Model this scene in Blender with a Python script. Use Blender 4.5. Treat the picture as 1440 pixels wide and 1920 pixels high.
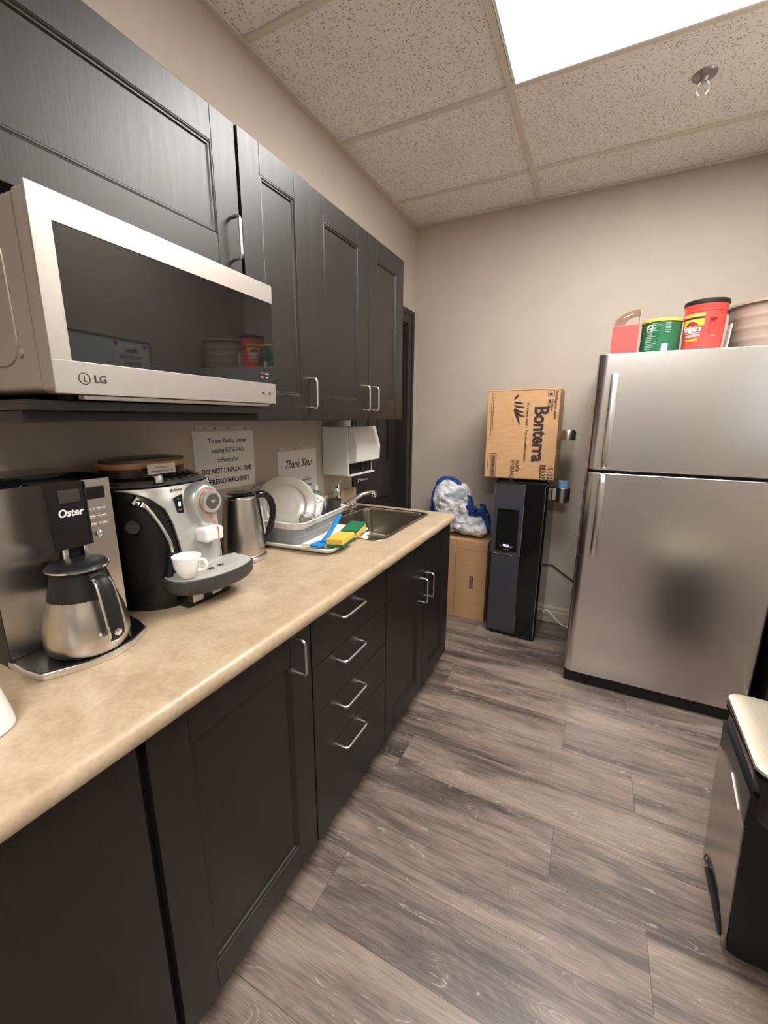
import bpy, bmesh, math, random
from mathutils import Vector, Matrix, Euler
random.seed(7)
PI = math.pi
for o in list(bpy.data.objects):
    bpy.data.objects.remove(o, do_unlink=True)
SC = bpy.context.scene
COL = SC.collection

# ------------------------------------------------------------------ camera
F_PX, YAW, PITCH, ROLL = 775.35, -0.4665, -0.2254, 0.0056
CAM = Vector((1.2254, 0.0, 1.3854))
fw = Vector((math.sin(YAW) * math.cos(PITCH), math.cos(YAW) * math.cos(PITCH), math.sin(PITCH)))
rt = fw.cross(Vector((0, 0, 1))).normalized()
up = rt.cross(fw)
rt2 = rt * math.cos(ROLL) + up * math.sin(ROLL)
up2 = -rt * math.sin(ROLL) + up * math.cos(ROLL)
cd = bpy.data.cameras.new('camera')
cam = bpy.data.objects.new('camera', cd)
COL.objects.link(cam)
cam.matrix_world = Matrix(((rt2.x, up2.x, -fw.x, CAM.x), (rt2.y, up2.y, -fw.y, CAM.y), (rt2.z, up2.z, -fw.z, CAM.z), (0, 0, 0, 1)))
cd.sensor_fit = 'HORIZONTAL'
cd.sensor_width = 36.0
cd.lens = F_PX / 1440.0 * 36.0
cd.clip_start = 0.02
SC.camera = cam

# ------------------------------------------------------------------ world, exposure
w = bpy.data.worlds.new('world')
SC.world = w
w.use_nodes = True
w.node_tree.nodes['Background'].inputs[0].default_value = (0.9, 0.85, 0.78, 1)
w.node_tree.nodes['Background'].inputs[1].default_value = 0.02
SC.view_settings.view_transform = 'Standard'
SC.view_settings.look = 'None'
SC.view_settings.gamma = 1.0
SC.view_settings.exposure = 0.14
SC.view_settings.use_curve_mapping = False
LAMP_NEAR = 27.5      # ceiling fixture seen in the photograph
LAMP_ADDED = 27.5      # unseen twin, added behind the camera to light the room
LAMP_COL = (1.0, 0.98, 0.955)

# ------------------------------------------------------------------ materials
MATS = {}
def nmat(name):
    m = bpy.data.materials.new(name)
    m.use_nodes = True
    nt = m.node_tree
    return m, nt, nt.nodes['Principled BSDF']
def N(nt, typ, **kw):
    n = nt.nodes.new(typ)
    for k, v in kw.items():
        setattr(n, k, v)
    return n
def setin(n, **kw):
    for k, v in kw.items():
        n.inputs[k.replace('_', ' ')].default_value = v
def ramp(nt, stops, interp='LINEAR'):
    r = N(nt, 'ShaderNodeValToRGB')
    r.color_ramp.interpolation = interp
    e = r.color_ramp.elements
    while len(e) < len(stops):
        e.new(0.5)
    for i, (p, c) in enumerate(stops):
        e[i].position = p
        e[i].color = c if len(c) == 4 else (*c, 1)
    return r
def srgb(r, g, b):
    f = lambda c: (c / 12.92) if c <= 0.04045 else ((c + 0.055) / 1.055) ** 2.4
    return (f(r / 255), f(g / 255), f(b / 255))
def plain(name, col, rough=0.5, metal=0.0, spec=0.5, noise=0.0, nscale=40, bump=0.0, bscale=200, stretch=(1, 1, 1), coat=0.0, trans=0.0, ior=1.45, rvar=0.0):
    if name in MATS:
        return MATS[name]
    m, nt, b = nmat(name)
    b.inputs['Base Color'].default_value = (*col, 1)
    b.inputs['Roughness'].default_value = rough
    b.inputs['Metallic'].default_value = metal
    b.inputs['Specular IOR Level'].default_value = spec
    b.inputs['Coat Weight'].default_value = coat
    b.inputs['Coat Roughness'].default_value = 0.08
    b.inputs['Transmission Weight'].default_value = trans
    b.inputs['IOR'].default_value = ior
    tc = N(nt, 'ShaderNodeTexCoord')
    mp = N(nt, 'ShaderNodeMapping')
    mp.inputs['Scale'].default_value = stretch
    nt.links.new(tc.outputs['Object'], mp.inputs[0])
    if noise > 0 or rvar > 0:
        nz = N(nt, 'ShaderNodeTexNoise')
        setin(nz, Scale=nscale, Detail=4.0)
        nt.links.new(mp.outputs[0], nz.inputs['Vector'])
        if noise > 0:
            lo = tuple(max(0, c * (1 - noise)) for c in col)
            hi = tuple(min(1, c * (1 + noise)) for c in col)
            r = ramp(nt, [(0.3, lo), (0.7, hi)])
            nt.links.new(nz.outputs[0], r.inputs[0])
            nt.links.new(r.outputs[0], b.inputs['Base Color'])
        if rvar > 0:
            mr = N(nt, 'ShaderNodeMapRange')
            setin(mr, To_Min=rough - rvar, To_Max=rough + rvar)
            nt.links.new(nz.outputs[0], mr.inputs[0])
            nt.links.new(mr.outputs[0], b.inputs['Roughness'])
    if bump > 0:
        nz2 = N(nt, 'ShaderNodeTexNoise')
        setin(nz2, Scale=bscale, Detail=3.0)
        nt.links.new(mp.outputs[0], nz2.inputs['Vector'])
        bp = N(nt, 'ShaderNodeBump')
        setin(bp, Strength=bump, Distance=0.002)
        nt.links.new(nz2.outputs[0], bp.inputs['Height'])
        nt.links.new(bp.outputs[0], b.inputs['Normal'])
    MATS[name] = m
    return m

M_WALL = plain('wall paint', srgb(178, 166, 153), 0.62, noise=0.03, nscale=6, bump=0.25, bscale=260)
M_CAB = plain('cabinet dark brown', (0.0088, 0.0072, 0.0062), 0.41, spec=0.66, noise=0.25, nscale=30, bump=0.07, bscale=60, stretch=(3, 3, 0.35), rvar=0.04)
M_CAB_IN = plain('cabinet carcass', (0.010, 0.009, 0.009), 0.5)
M_DOOR = plain('room door brown', (0.022, 0.018, 0.0155), 0.42, noise=0.2, nscale=40, stretch=(4, 4, 0.4), bump=0.12, bscale=90)
M_NICKEL = plain('brushed nickel', (0.72, 0.70, 0.67), 0.28, 1.0)
M_CHROME = plain('chrome', (0.82, 0.82, 0.82), 0.07, 1.0)
M_STEEL = plain('appliance steel', (0.60, 0.57, 0.535), 0.27, 1.0, bump=0.05, bscale=50, stretch=(1, 1, 60), noise=0.05, nscale=60)
M_FRIDGE = plain('fridge steel', (0.70, 0.68, 0.66), 0.25, 1.0, bump=0.05, bscale=40, stretch=(1, 1, 60), noise=0.03, nscale=90)
M_MWSTEEL = plain('warm satin steel', (0.50, 0.465, 0.425), 0.42, 0.85, noise=0.02, nscale=60)
M_MWSIDE = plain('taupe painted metal', (0.25, 0.205, 0.165), 0.42, 0.3, bump=0.08, bscale=600)
M_MWGLASS = plain('black glass', (0.010, 0.010, 0.0095), 0.03, spec=0.55)
M_BLACK = plain('black plastic', (0.007, 0.007, 0.007), 0.30, spec=0.4)
M_BLACKG = plain('glossy black plastic', (0.006, 0.006, 0.007), 0.1, spec=0.6)
M_BLACKM = plain('matte black plastic', (0.009, 0.009, 0.009), 0.45, spec=0.4, bump=0.1, bscale=500)
M_DGREY = plain('dark grey plastic', (0.040, 0.039, 0.036), 0.4)
M_CGREY = plain('cooler slate panel', (0.045, 0.047, 0.055), 0.3, noise=0.05, nscale=30)
M_SILVER = plain('silver plastic', (0.56, 0.57, 0.54), 0.3, 0.55)
M_WHITEP = plain('white plastic', (0.80, 0.79, 0.76), 0.35)
M_CERAMIC = plain('white ceramic', (0.85, 0.85, 0.82), 0.12, coat=0.4)
M_PAPER = plain('paper', (0.71, 0.68, 0.65), 0.55, noise=0.02, nscale=8)
M_PAPER2 = plain('sleeve film', (0.50, 0.46, 0.42), 0.35)
M_INK = plain('black ink', (0.018, 0.017, 0.017), 0.6)
M_INKB = plain('brown ink', (0.035, 0.017, 0.015), 0.7)
M_WHITEINK = plain('white print', (0.8, 0.79, 0.76), 0.5)
M_KRAFT = plain('kraft cardboard', srgb(190, 148, 106), 0.75, noise=0.06, nscale=14, bump=0.1, bscale=120, stretch=(1, 1, 4))
M_KRAFT2 = plain('brown cardboard', srgb(178, 138, 100), 0.75, noise=0.06, nscale=14, bump=0.1, bscale=120, stretch=(1, 1, 4))
M_KRAFTD = plain('dark cardboard edge', srgb(120, 88, 62), 0.8)
M_RED = plain('red plastic', (0.58, 0.060, 0.050), 0.3, noise=0.05, nscale=10)
M_REDC = plain('red carton', (0.50, 0.062, 0.052), 0.5)
M_GREEN = plain('green can', (0.012, 0.10, 0.045), 0.35, noise=0.1, nscale=30)
M_YELLOW = plain('yellow plastic', (0.72, 0.42, 0.07), 0.4)
M_ORANGE = plain('orange label', (0.85, 0.40, 0.03), 0.45)
M_NAVY = plain('navy label', (0.03, 0.02, 0.05), 0.5)
M_BLUE = plain('blue plastic', (0.008, 0.22, 0.62), 0.3)
M_CUPBLUE = plain('blue paper cup', (0.24, 0.48, 0.85), 0.45)
M_SPONGE = plain('yellow sponge', (0.72, 0.45, 0.06), 0.9, noise=0.25, nscale=300, bump=0.6, bscale=500)
M_SCOUR = plain('green scourer', (0.012, 0.15, 0.06), 0.95, noise=0.3, nscale=400, bump=0.8, bscale=600)
M_PLATE = plain('beige stoneware', (0.40, 0.37, 0.315), 0.22, coat=0.3)
M_PLATE2 = plain('grey stoneware', (0.36, 0.34, 0.30), 0.25, coat=0.3)
M_RACK = plain('rack white', (0.80, 0.775, 0.73), 0.35)
M_RACKG = plain('rack grey silicone', (0.27, 0.275, 0.285), 0.5)
M_BASKET = plain('brown basket plastic', (0.30, 0.225, 0.18), 0.55)
M_BRASSW = plain('caramel wood', (0.44, 0.22, 0.09), 0.4, noise=0.2, nscale=30)
M_BEANS = plain('smoked lid', (0.05, 0.035, 0.028), 0.25)
M_CORALR = plain('orange red accent', (0.75, 0.13, 0.06), 0.4)
M_GREYTEE = plain('tee bar enamel', srgb(214, 206, 194), 0.5)
M_BASEB = plain('baseboard beige', srgb(182, 166, 148), 0.5)
M_LIDST = plain('bin lid steel', (0.74, 0.665, 0.54), 0.36, 0.85, noise=0.10, nscale=40, stretch=(1, 22, 1))
M_BAGW = plain('white bag film', (0.74, 0.74, 0.75), 0.22, bump=1.0, bscale=26)
def bag_mat():
    m = M_BAGW; nt = m.node_tree; b = nt.nodes['Principled BSDF']
    tc = N(nt, 'ShaderNodeTexCoord'); n = N(nt, 'ShaderNodeTexNoise'); setin(n, Scale=9.0, Detail=3.0, Distortion=0.8)
    r = ramp(nt, [(0.40, (0.33, 0.37, 0.41)), (0.47, (0.60, 0.61, 0.62)), (0.53, (0.80, 0.80, 0.80))])
    nt.links.new(tc.outputs['Object'], n.inputs['Vector']); nt.links.new(n.outputs[0], r.inputs[0]); nt.links.new(r.outputs[0], b.inputs['Base Color'])
bag_mat()
M_BAGB = plain('blue bag film', (0.012, 0.055, 0.25), 0.18, noise=.7, nscale=35, bump=0.8, bscale=50)
M_BAGG = plain('grey bag film', (0.30, 0.33, 0.36), 0.25, bump=0.3, bscale=60)
M_GLASS = plain('clear glass', (0.95, 0.95, 0.93), 0.03, trans=1.0)
M_TUBE = plain('clear acrylic tube', (0.92, 0.90, 0.86), 0.06, trans=1.0, ior=1.03)
M_SOAP = plain('green dish soap', (0.30, 0.55, 0.35), 0.1, trans=0.7)
M_BOARD = plain('whiteboard enamel', (0.58, 0.64, 0.64), 0.3)
M_REDPIN = plain('red magnet', (0.5, 0.02, 0.02), 0.4)
M_SINK = plain('sink steel', (0.46, 0.43, 0.37), 0.26, 1.0, noise=0.08, nscale=20)

def emis(name, col, s):
    m, nt, b = nmat(name)
    b.inputs['Base Color'].default_value = (0.8, 0.8, 0.8, 1)
    b.inputs['Emission Color'].default_value = (*col, 1)
    b.inputs['Emission Strength'].default_value = s
    return m
M_LAMP = emis('lit diffuser', LAMP_COL, LAMP_NEAR)
M_LAMP_ADDED = emis('added lit diffuser', LAMP_COL, LAMP_ADDED)
M_BLUELED = emis('blue led', (0.35, 0.35, 1.0), 3.0)
M_LCD = emis('display glyph', (0.6, 0.8, 1.0), 0.9)

def counter_mat():
    m, nt, b = nmat('beige laminate')
    tc = N(nt, 'ShaderNodeTexCoord')
    n1 = N(nt, 'ShaderNodeTexNoise'); setin(n1, Scale=14.0, Detail=6.0, Roughness=0.6, Distortion=0.6)
    n2 = N(nt, 'ShaderNodeTexNoise'); setin(n2, Scale=110.0, Detail=4.0)
    nt.links.new(tc.outputs['Object'], n1.inputs['Vector']); nt.links.new(tc.outputs['Object'], n2.inputs['Vector'])
    r1 = ramp(nt, [(0.3, srgb(170, 148, 120)), (0.5, srgb(182, 161, 133)), (0.7, srgb(192, 172, 145))])
    r2 = ramp(nt, [(0.35, (0.86, 0.86, 0.86)), (0.6, (1, 1, 1))])
    mx = N(nt, 'ShaderNodeMix', data_type='RGBA', blend_type='MULTIPLY'); mx.inputs[0].default_value = 0.8
    nt.links.new(n1.outputs[0], r1.inputs[0]); nt.links.new(n2.outputs[0], r2.inputs[0])
    nt.links.new(r1.outputs[0], mx.inputs[6]); nt.links.new(r2.outputs[0], mx.inputs[7])
    nt.links.new(mx.outputs[2], b.inputs['Base Color'])
    b.inputs['Roughness'].default_value = 0.34
    return m
M_COUNTER = counter_mat()

def ceil_mat():
    m, nt, b = nmat('fissured ceiling tile')
    tc = N(nt, 'ShaderNodeTexCoord')
    # short fissures: one randomly turned dash in each cell of a Voronoi pattern
    L = nt.links.new
    n3 = N(nt, 'ShaderNodeTexNoise'); setin(n3, Scale=4.0, Detail=3.0); L(tc.outputs['Object'], n3.inputs['Vector'])
    wob = N(nt, 'ShaderNodeTexNoise'); setin(wob, Scale=110.0, Detail=1.0); L(tc.outputs['Object'], wob.inputs['Vector'])
    masks = []
    for sc_, ln, wd, loc in ((78.0, .34, .085, 0.0), (110.0, .30, .10, 7.7)):
        mp = N(nt, 'ShaderNodeMapping'); mp.inputs['Scale'].default_value = (sc_, sc_, 0); mp.inputs['Location'].default_value = (loc, loc, 0); L(tc.outputs['Object'], mp.inputs[0])
        vo = N(nt, 'ShaderNodeTexVoronoi', voronoi_dimensions='2D'); vo.inputs['Scale'].default_value = 1.0; L(mp.outputs[0], vo.inputs['Vector'])
        df = N(nt, 'ShaderNodeVectorMath', operation='SUBTRACT'); L(mp.outputs[0], df.inputs[0]); L(vo.outputs['Position'], df.inputs[1])
        sx = N(nt, 'ShaderNodeSeparateColor'); L(vo.outputs['Color'], sx.inputs[0])
        an = N(nt, 'ShaderNodeMath', operation='MULTIPLY'); an.inputs[1].default_value = 6.283; L(sx.outputs[0], an.inputs[0])
        ro = N(nt, 'ShaderNodeVectorRotate', rotation_type='Z_AXIS'); L(df.outputs[0], ro.inputs['Vector']); L(an.outputs[0], ro.inputs['Angle'])
        xy = N(nt, 'ShaderNodeSeparateXYZ'); L(ro.outputs[0], xy.inputs[0])
        def MM(op, a, b_):
            n = N(nt, 'ShaderNodeMath', operation=op)
            for q_, v in enumerate((a, b_)):
                if v is None: continue
                if isinstance(v, (int, float)): n.inputs[q_].default_value = v
                else: L(v, n.inputs[q_])
            return n.outputs[0]
        yy_ = MM('ADD', xy.outputs[1], MM('MULTIPLY', MM('SUBTRACT', wob.outputs[0], .5), .7))
        m1 = MM('MULTIPLY', MM('LESS_THAN', MM('ABSOLUTE', xy.outputs[0], None), ln), MM('LESS_THAN', MM('ABSOLUTE', yy_, None), wd))
        masks.append(MM('MULTIPLY', m1, MM('GREATER_THAN', sx.outputs[1], .60 if sc_ < 100 else .80)))
    mu = N(nt, 'ShaderNodeMath', operation='MAXIMUM'); L(masks[0], mu.inputs[0]); L(masks[1], mu.inputs[1])
    base = ramp(nt, [(0.3, srgb(234, 230, 227)), (0.7, srgb(241, 238, 235))])
    nt.links.new(n3.outputs[0], base.inputs[0])
    mx = N(nt, 'ShaderNodeMix', data_type='RGBA')
    mx.inputs[7].default_value = (*srgb(150, 138, 128), 1)
    nt.links.new(mu.outputs[0], mx.inputs[0]); nt.links.new(base.outputs[0], mx.inputs[6])
    nt.links.new(mx.outputs[2], b.inputs['Base Color'])
    bp = N(nt, 'ShaderNodeBump', invert=True); setin(bp, Strength=0.6, Distance=0.003)
    nt.links.new(mu.outputs[0], bp.inputs['Height']); nt.links.new(bp.outputs[0], b.inputs['Normal'])
    b.inputs['Roughness'].default_value = 0.9
    return m
M_CEIL = ceil_mat()

def floor_mat():
    m, nt, b = nmat('grey brown laminate planks')
    L = nt.links.new
    tc = N(nt, 'ShaderNodeTexCoord')
    sp = N(nt, 'ShaderNodeSeparateXYZ'); L(tc.outputs['Object'], sp.inputs[0])
    def M(op, a, bb=None, c=None):
        n = N(nt, 'ShaderNodeMath', operation=op)
        for i, v in enumerate((a, bb, c)):
            if v is None: continue
            if isinstance(v, (int, float)): n.inputs[i].default_value = v
            else: L(v, n.inputs[i])
        return n.outputs[0]
    # rows run along x, 0.195 m wide; joints step by a third of a board
    ry = M('DIVIDE', M('ADD', sp.outputs['Y'], 20 * 0.195 - 0.907), 0.195)
    row = M('FLOOR', ry)
    fy = M('FRACT', ry)
    k = M('MODULO', row, 3.0)            # row 20 starts at y = 0.907
    # k = 2 -> joint at 1.49 ; k = 0 -> 1.236 ; k = 1 -> 0.62
    off = M('ADD', M('MULTIPLY', M('COMPARE', k, 2.0, 0.1), 1.494), M('MULTIPLY', M('COMPARE', k, 0.0, 0.1), 1.238))
    off = M('ADD', off, M('MULTIPLY', M('COMPARE', k, 1.0, 0.1), 1.86))
    rx = M('DIVIDE', M('ADD', M('SUBTRACT', sp.outputs['X'], off), 12.2), 1.22)
    colm = M('FLOOR', rx)
    fx = M('FRACT', rx)
    cv = N(nt, 'ShaderNodeCombineXYZ'); L(row, cv.inputs[0]); L(colm, cv.inputs[1])
    wn = N(nt, 'ShaderNodeTexWhiteNoise', noise_dimensions='2D'); L(cv.outputs[0], wn.inputs['Vector'])
    # per-board shift of the grain coordinates
    sh = N(nt, 'ShaderNodeVectorMath', operation='SCALE'); sh.inputs['Scale'].default_value = 13.0; L(wn.outputs['Color'], sh.inputs[0])
    ad = N(nt, 'ShaderNodeVectorMath', operation='ADD'); L(tc.outputs['Object'], ad.inputs[0]); L(sh.outputs[0], ad.inputs[1])
    def noise(scale, stretch, det=5.0, dist=0.0, rough=0.55):
        mp = N(nt, 'ShaderNodeMapping'); mp.inputs['Scale'].default_value = stretch; L(ad.outputs[0], mp.inputs[0])
        n = N(nt, 'ShaderNodeTexNoise'); setin(n, Scale=scale, Detail=det, Distortion=dist, Roughness=rough); L(mp.outputs[0], n.inputs['Vector'])
        return n.outputs[0]
    big = noise(3.0, (0.55, 3.4, 1), 3.0, 0.8)
    fine = noise(26.0, (0.28, 5.0, 1), 6.0, 0.4, 0.7)
    hair = noise(90.0, (0.14, 6.0, 1), 3.0, 0.0)
    cath = noise(1.7, (0.8, 4.6, 1), 1.0, 1.3, 0.4)
    rings = M('SINE', M('MULTIPLY', M('ADD', cath, M('MULTIPLY', fine, 0.03)), 150.0))
    tone = ramp(nt, [(0.34, srgb(60, 52, 48)), (0.43, srgb(90, 79, 72)), (0.51, srgb(120, 105, 96)), (0.64, srgb(148, 131, 119))])
    v = M('ADD', M('MULTIPLY', big, 0.68), M('MULTIPLY', fine, 0.32))
    v = M('ADD', v, M('MULTIPLY', M('SUBTRACT', wn.outputs['Value'], 0.5), 0.05))
    v = M('ADD', v, M('MULTIPLY', rings, 0.014))
    L(v, tone.inputs[0])
    hr = ramp(nt, [(0.34, (0.62, 0.60, 0.59)), (0.50, (0.96, 0.96, 0.96)), (0.72, (1.12, 1.11, 1.10))]); L(hair, hr.inputs[0])
    mx = N(nt, 'ShaderNodeMix', data_type='RGBA', blend_type='MULTIPLY'); mx.inputs[0].default_value = 0.75
    L(tone.outputs[0], mx.inputs[6]); L(hr.outputs[0], mx.inputs[7])
    # pale figure lines where the grain curls
    fig = M('MULTIPLY', M('GREATER_THAN', rings, 0.93), M('GREATER_THAN', noise(9.0, (0.8, 2.2, 1), 3.0, 0.9), 0.60))
    mx2 = N(nt, 'ShaderNodeMix', data_type='RGBA'); mx2.inputs[7].default_value = (*srgb(186, 172, 160), 1)
    L(M('MULTIPLY', fig, 0.42), mx2.inputs[0]); L(mx.outputs[2], mx2.inputs[6])
    # seams
    ey = M('MINIMUM', M('MULTIPLY', fy, 0.195), M('MULTIPLY', M('SUBTRACT', 1.0, fy), 0.195))
    ex = M('MINIMUM', M('MULTIPLY', fx, 1.22), M('MULTIPLY', M('SUBTRACT', 1.0, fx), 1.22))
    seam = M('LESS_THAN', M('MINIMUM', ex, ey), 0.0010)
    mx3 = N(nt, 'ShaderNodeMix', data_type='RGBA'); mx3.inputs[7].default_value = (*srgb(58, 48, 44), 1)
    L(M('MULTIPLY', seam, 0.8), mx3.inputs[0]); L(mx2.outputs[2], mx3.inputs[6])
    L(mx3.outputs[2], b.inputs['Base Color'])
    b.inputs['Roughness'].default_value = 0.42
    bp = N(nt, 'ShaderNodeBump'); setin(bp, Strength=0.25, Distance=0.001)
    L(M('SUBTRACT', M('MULTIPLY', hair, 0.5), seam), bp.inputs['Height']); L(bp.outputs[0], b.inputs['Normal'])
    return m
M_FLOOR = floor_mat()

# ------------------------------------------------------------------ mesh helpers
def new():
    return bmesh.new()
def box(bm, x0, x1, y0, y1, z0, z1, bev=0.0, seg=2, M=None):
    r = bmesh.ops.create_cube(bm, size=1.0)
    vs = r['verts']
    for v in vs:
        v.co = Vector((x0 + (v.co.x + .5) * (x1 - x0), y0 + (v.co.y + .5) * (y1 - y0), z0 + (v.co.z + .5) * (z1 - z0)))
    if bev > 0:
        es = list({e for v in vs for e in v.link_edges})
        rr = bmesh.ops.bevel(bm, geom=es, offset=bev, segments=seg, affect='EDGES', profile=0.5)
        vs = [v for v in bm.verts if v in set(rr['verts']) or v in vs and v.is_valid]
    if M is not None:
        bmesh.ops.transform(bm, matrix=M, verts=[v for v in vs if v.is_valid])
    return vs
def loft(bm, rings, cap0=True, cap1=True, closed=True, M=None):
    R = []
    for ring in rings:
        R.append([bm.verts.new((M @ Vector(p)) if M is not None else Vector(p)) for p in ring])
    n = len(R[0])
    for i in range(len(R) - 1):
        for j in range(n if closed else n - 1):
            k = (j + 1) % n
            try: bm.faces.new((R[i][j], R[i][k], R[i + 1][k], R[i + 1][j]))
            except ValueError: pass
    if cap0 and closed: bm.faces.new(list(reversed(R[0])))
    if cap1 and closed: bm.faces.new(R[-1])
    return R
def lathe(bm, prof, seg=40, M=None, sx=1.0, sy=1.0, a0=0.0, a1=2 * PI, c=(0, 0)):
    full = abs(a1 - a0 - 2 * PI) < 1e-6
    cols = []
    cnt = seg if full else seg + 1
    for i in range(cnt):
        a = a0 + (a1 - a0) * i / seg
        col = []
        for r, z in prof:
            p = Vector((c[0] + r * sx * math.cos(a), c[1] + r * sy * math.sin(a), z))
            col.append(bm.verts.new((M @ p) if M is not None else p))
        cols.append(col)
    for i in range(seg):
        A, B = cols[i], cols[(i + 1) % cnt]
        for j in range(len(prof) - 1):
            try: bm.faces.new((A[j], B[j], B[j + 1], A[j + 1]))
            except ValueError: pass
    bmesh.ops.remove_doubles(bm, verts=[v for cc in cols for v in cc if v.is_valid], dist=1e-6)
def disc(bm, r, z, seg=32, M=None, c=(0, 0), sx=1, sy=1):
    vs = [bm.verts.new((M @ Vector((c[0] + r * sx * math.cos(a), c[1] + r * sy * math.sin(a), z))) if M is not None else Vector((c[0] + r * sx * math.cos(a), c[1] + r * sy * math.sin(a), z))) for a in [2 * PI * i / seg for i in range(seg)]]
    bm.faces.new(vs)
def smooth_path(pts, sub=6):
    P = [Vector(p) for p in pts]
    out = []
    for i in range(len(P) - 1):
        p0 = P[max(i - 1, 0)]; p1 = P[i]; p2 = P[i + 1]; p3 = P[min(i + 2, len(P) - 1)]
        for s in range(sub):
            t = s / sub
            out.append(0.5 * ((2 * p1) + (-p0 + p2) * t + (2 * p0 - 5 * p1 + 4 * p2 - p3) * t * t + (-p0 + 3 * p1 - 3 * p2 + p3) * t ** 3))
    out.append(P[-1])
    return out
def tube(bm, pts, r, seg=10, sub=0, sx=1.0, cap=True):
    P = smooth_path(pts, sub) if sub else [Vector(p) for p in pts]
    if not isinstance(r, (list, tuple)):
        rr = [r] * len(P)
    else:
        rr = [r[min(int(i / (len(P) - 1) * (len(r) - 1)), len(r) - 2)] * (1 - (i / (len(P) - 1) * (len(r) - 1) - min(int(i / (len(P) - 1) * (len(r) - 1)), len(r) - 2))) + r[min(int(i / (len(P) - 1) * (len(r) - 1)), len(r) - 2) + 1] * (i / (len(P) - 1) * (len(r) - 1) - min(int(i / (len(P) - 1) * (len(r) - 1)), len(r) - 2)) for i in range(len(P))]
    rings = []
    nrm = None
    for i, p in enumerate(P):
        t = (P[min(i + 1, len(P) - 1)] - P[max(i - 1, 0)]).normalized()
        if nrm is None:
            nrm = t.orthogonal().normalized()
        nrm = (nrm - t * nrm.dot(t)).normalized()
        bn = t.cross(nrm)
        rings.append([p + (nrm * math.cos(a) * sx + bn * math.sin(a)) * rr[i] for a in [2 * PI * j / seg for j in range(seg)]])
    loft(bm, rings, cap, cap)
def rrect(x0, x1, y0, y1, r, n=5):
    r = min(r, (x1 - x0) / 2 - 1e-5, (y1 - y0) / 2 - 1e-5)
    out = []
    for cx, cy, a in ((x1 - r, y1 - r, 0), (x0 + r, y1 - r, 90), (x0 + r, y0 + r, 180), (x1 - r, y0 + r, 270)):
        for i in range(n + 1):
            t = math.radians(a + 90 * i / n)
            out.append((cx + r * math.cos(t), cy + r * math.sin(t)))
    return out
def prism(bm, ring2, z0, z1, M=None):
    loft(bm, [[(x, y, z0) for x, y in ring2], [(x, y, z1) for x, y in ring2]], M=M)
def slab(bm, poly, axis, a0, a1, M=None):
    """extrude a 2-D outline along an axis: axis 'x' outline is (y,z), 'y' outline is (x,z), 'z' outline is (x,y)"""
    f = {'x': lambda p, a: (a, p[0], p[1]), 'y': lambda p, a: (p[0], a, p[1]), 'z': lambda p, a: (p[0], p[1], a)}[axis]
    loft(bm, [[f(p, a0) for p in poly], [f(p, a1) for p in poly]], M=M)
def obj(name, bm, mat, parent=None, smooth=40, loc=None, rot=None, subsurf=0):
    bmesh.ops.recalc_face_normals(bm, faces=bm.faces[:])
    me = bpy.data.meshes.new(name)
    bm.to_mesh(me); bm.free()
    mats = mat if isinstance(mat, (list, tuple)) else [mat]
    for m in mats: me.materials.append(m)
    if smooth:
        for p in me.polygons: p.use_smooth = True
        me.set_sharp_from_angle(angle=math.radians(smooth))
    o = bpy.data.objects.new(name, me)
    if smooth:
        wn_ = o.modifiers.new('wn', 'WEIGHTED_NORMAL'); wn_.keep_sharp = True; wn_.weight = 80
    COL.objects.link(o)
    if parent is not None: o.parent = parent
    if loc is not None: o.location = loc
    if rot is not None: o.rotation_euler = rot
    if subsurf:
        sm = o.modifiers.new('sub', 'SUBSURF'); sm.levels = subsurf; sm.render_levels = subsurf
    return o
def thing(name, label, cat, loc=(0, 0, 0), rotz=0.0, group=None):
    o = bpy.data.objects.new(name, None)
    COL.objects.link(o)
    o.empty_display_size = 0.05
    o.location = loc; o.rotation_euler = (0, 0, rotz)
    o['label'] = label; o['category'] = cat
    if group: o['group'] = group
    return o
def tag(o, label, cat, group=None):
    o['label'] = label; o['category'] = cat
    if group: o['group'] = group
    return o
def struct(name, bm, mat, smooth=0):
    o = obj(name, bm, mat, smooth=smooth)
    o['kind'] = 'structure'
    return o
def RX(a): return Matrix.Rotation(a, 4, 'X')
def RY(a): return Matrix.Rotation(a, 4, 'Y')
def RZ(a): return Matrix.Rotation(a, 4, 'Z')
def TR(x, y, z): return Matrix.Translation((x, y, z))
def text(bm, s, size, M, align='CENTER', bold=0.0, shear=0.0, xs=1.0, thick=0.0004, spacing=1.0):
    """built-in font lettering, turned into mesh and added to bm; text lies in its local XY plane before M"""
    cu = bpy.data.curves.new('t', 'FONT')
    cu.body = s; cu.size = size; cu.align_x = align; cu.align_y = 'CENTER'
    cu.offset = bold * size; cu.shear = shear; cu.extrude = thick; cu.space_character = spacing
    cu.resolution_u = 3
    to = bpy.data.objects.new('t', cu)
    COL.objects.link(to)
    dg = bpy.context.evaluated_depsgraph_get()
    me = bpy.data.meshes.new_from_object(to.evaluated_get(dg))
    n0 = len(bm.verts)
    me.transform(M @ Matrix.Diagonal((xs, 1, 1, 1)))
    bm.from_mesh(me)
    bpy.data.objects.remove(to); bpy.data.curves.remove(cu); bpy.data.meshes.remove(me)
def tline(parent, s, size, M, mat, **kw):
    bm = new(); text(bm, s, size, M, **kw)
    return obj('lettering', bm, mat, parent, smooth=0)
FACE = RX(PI / 2)          # text upright on a face that looks towards -Y

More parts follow.
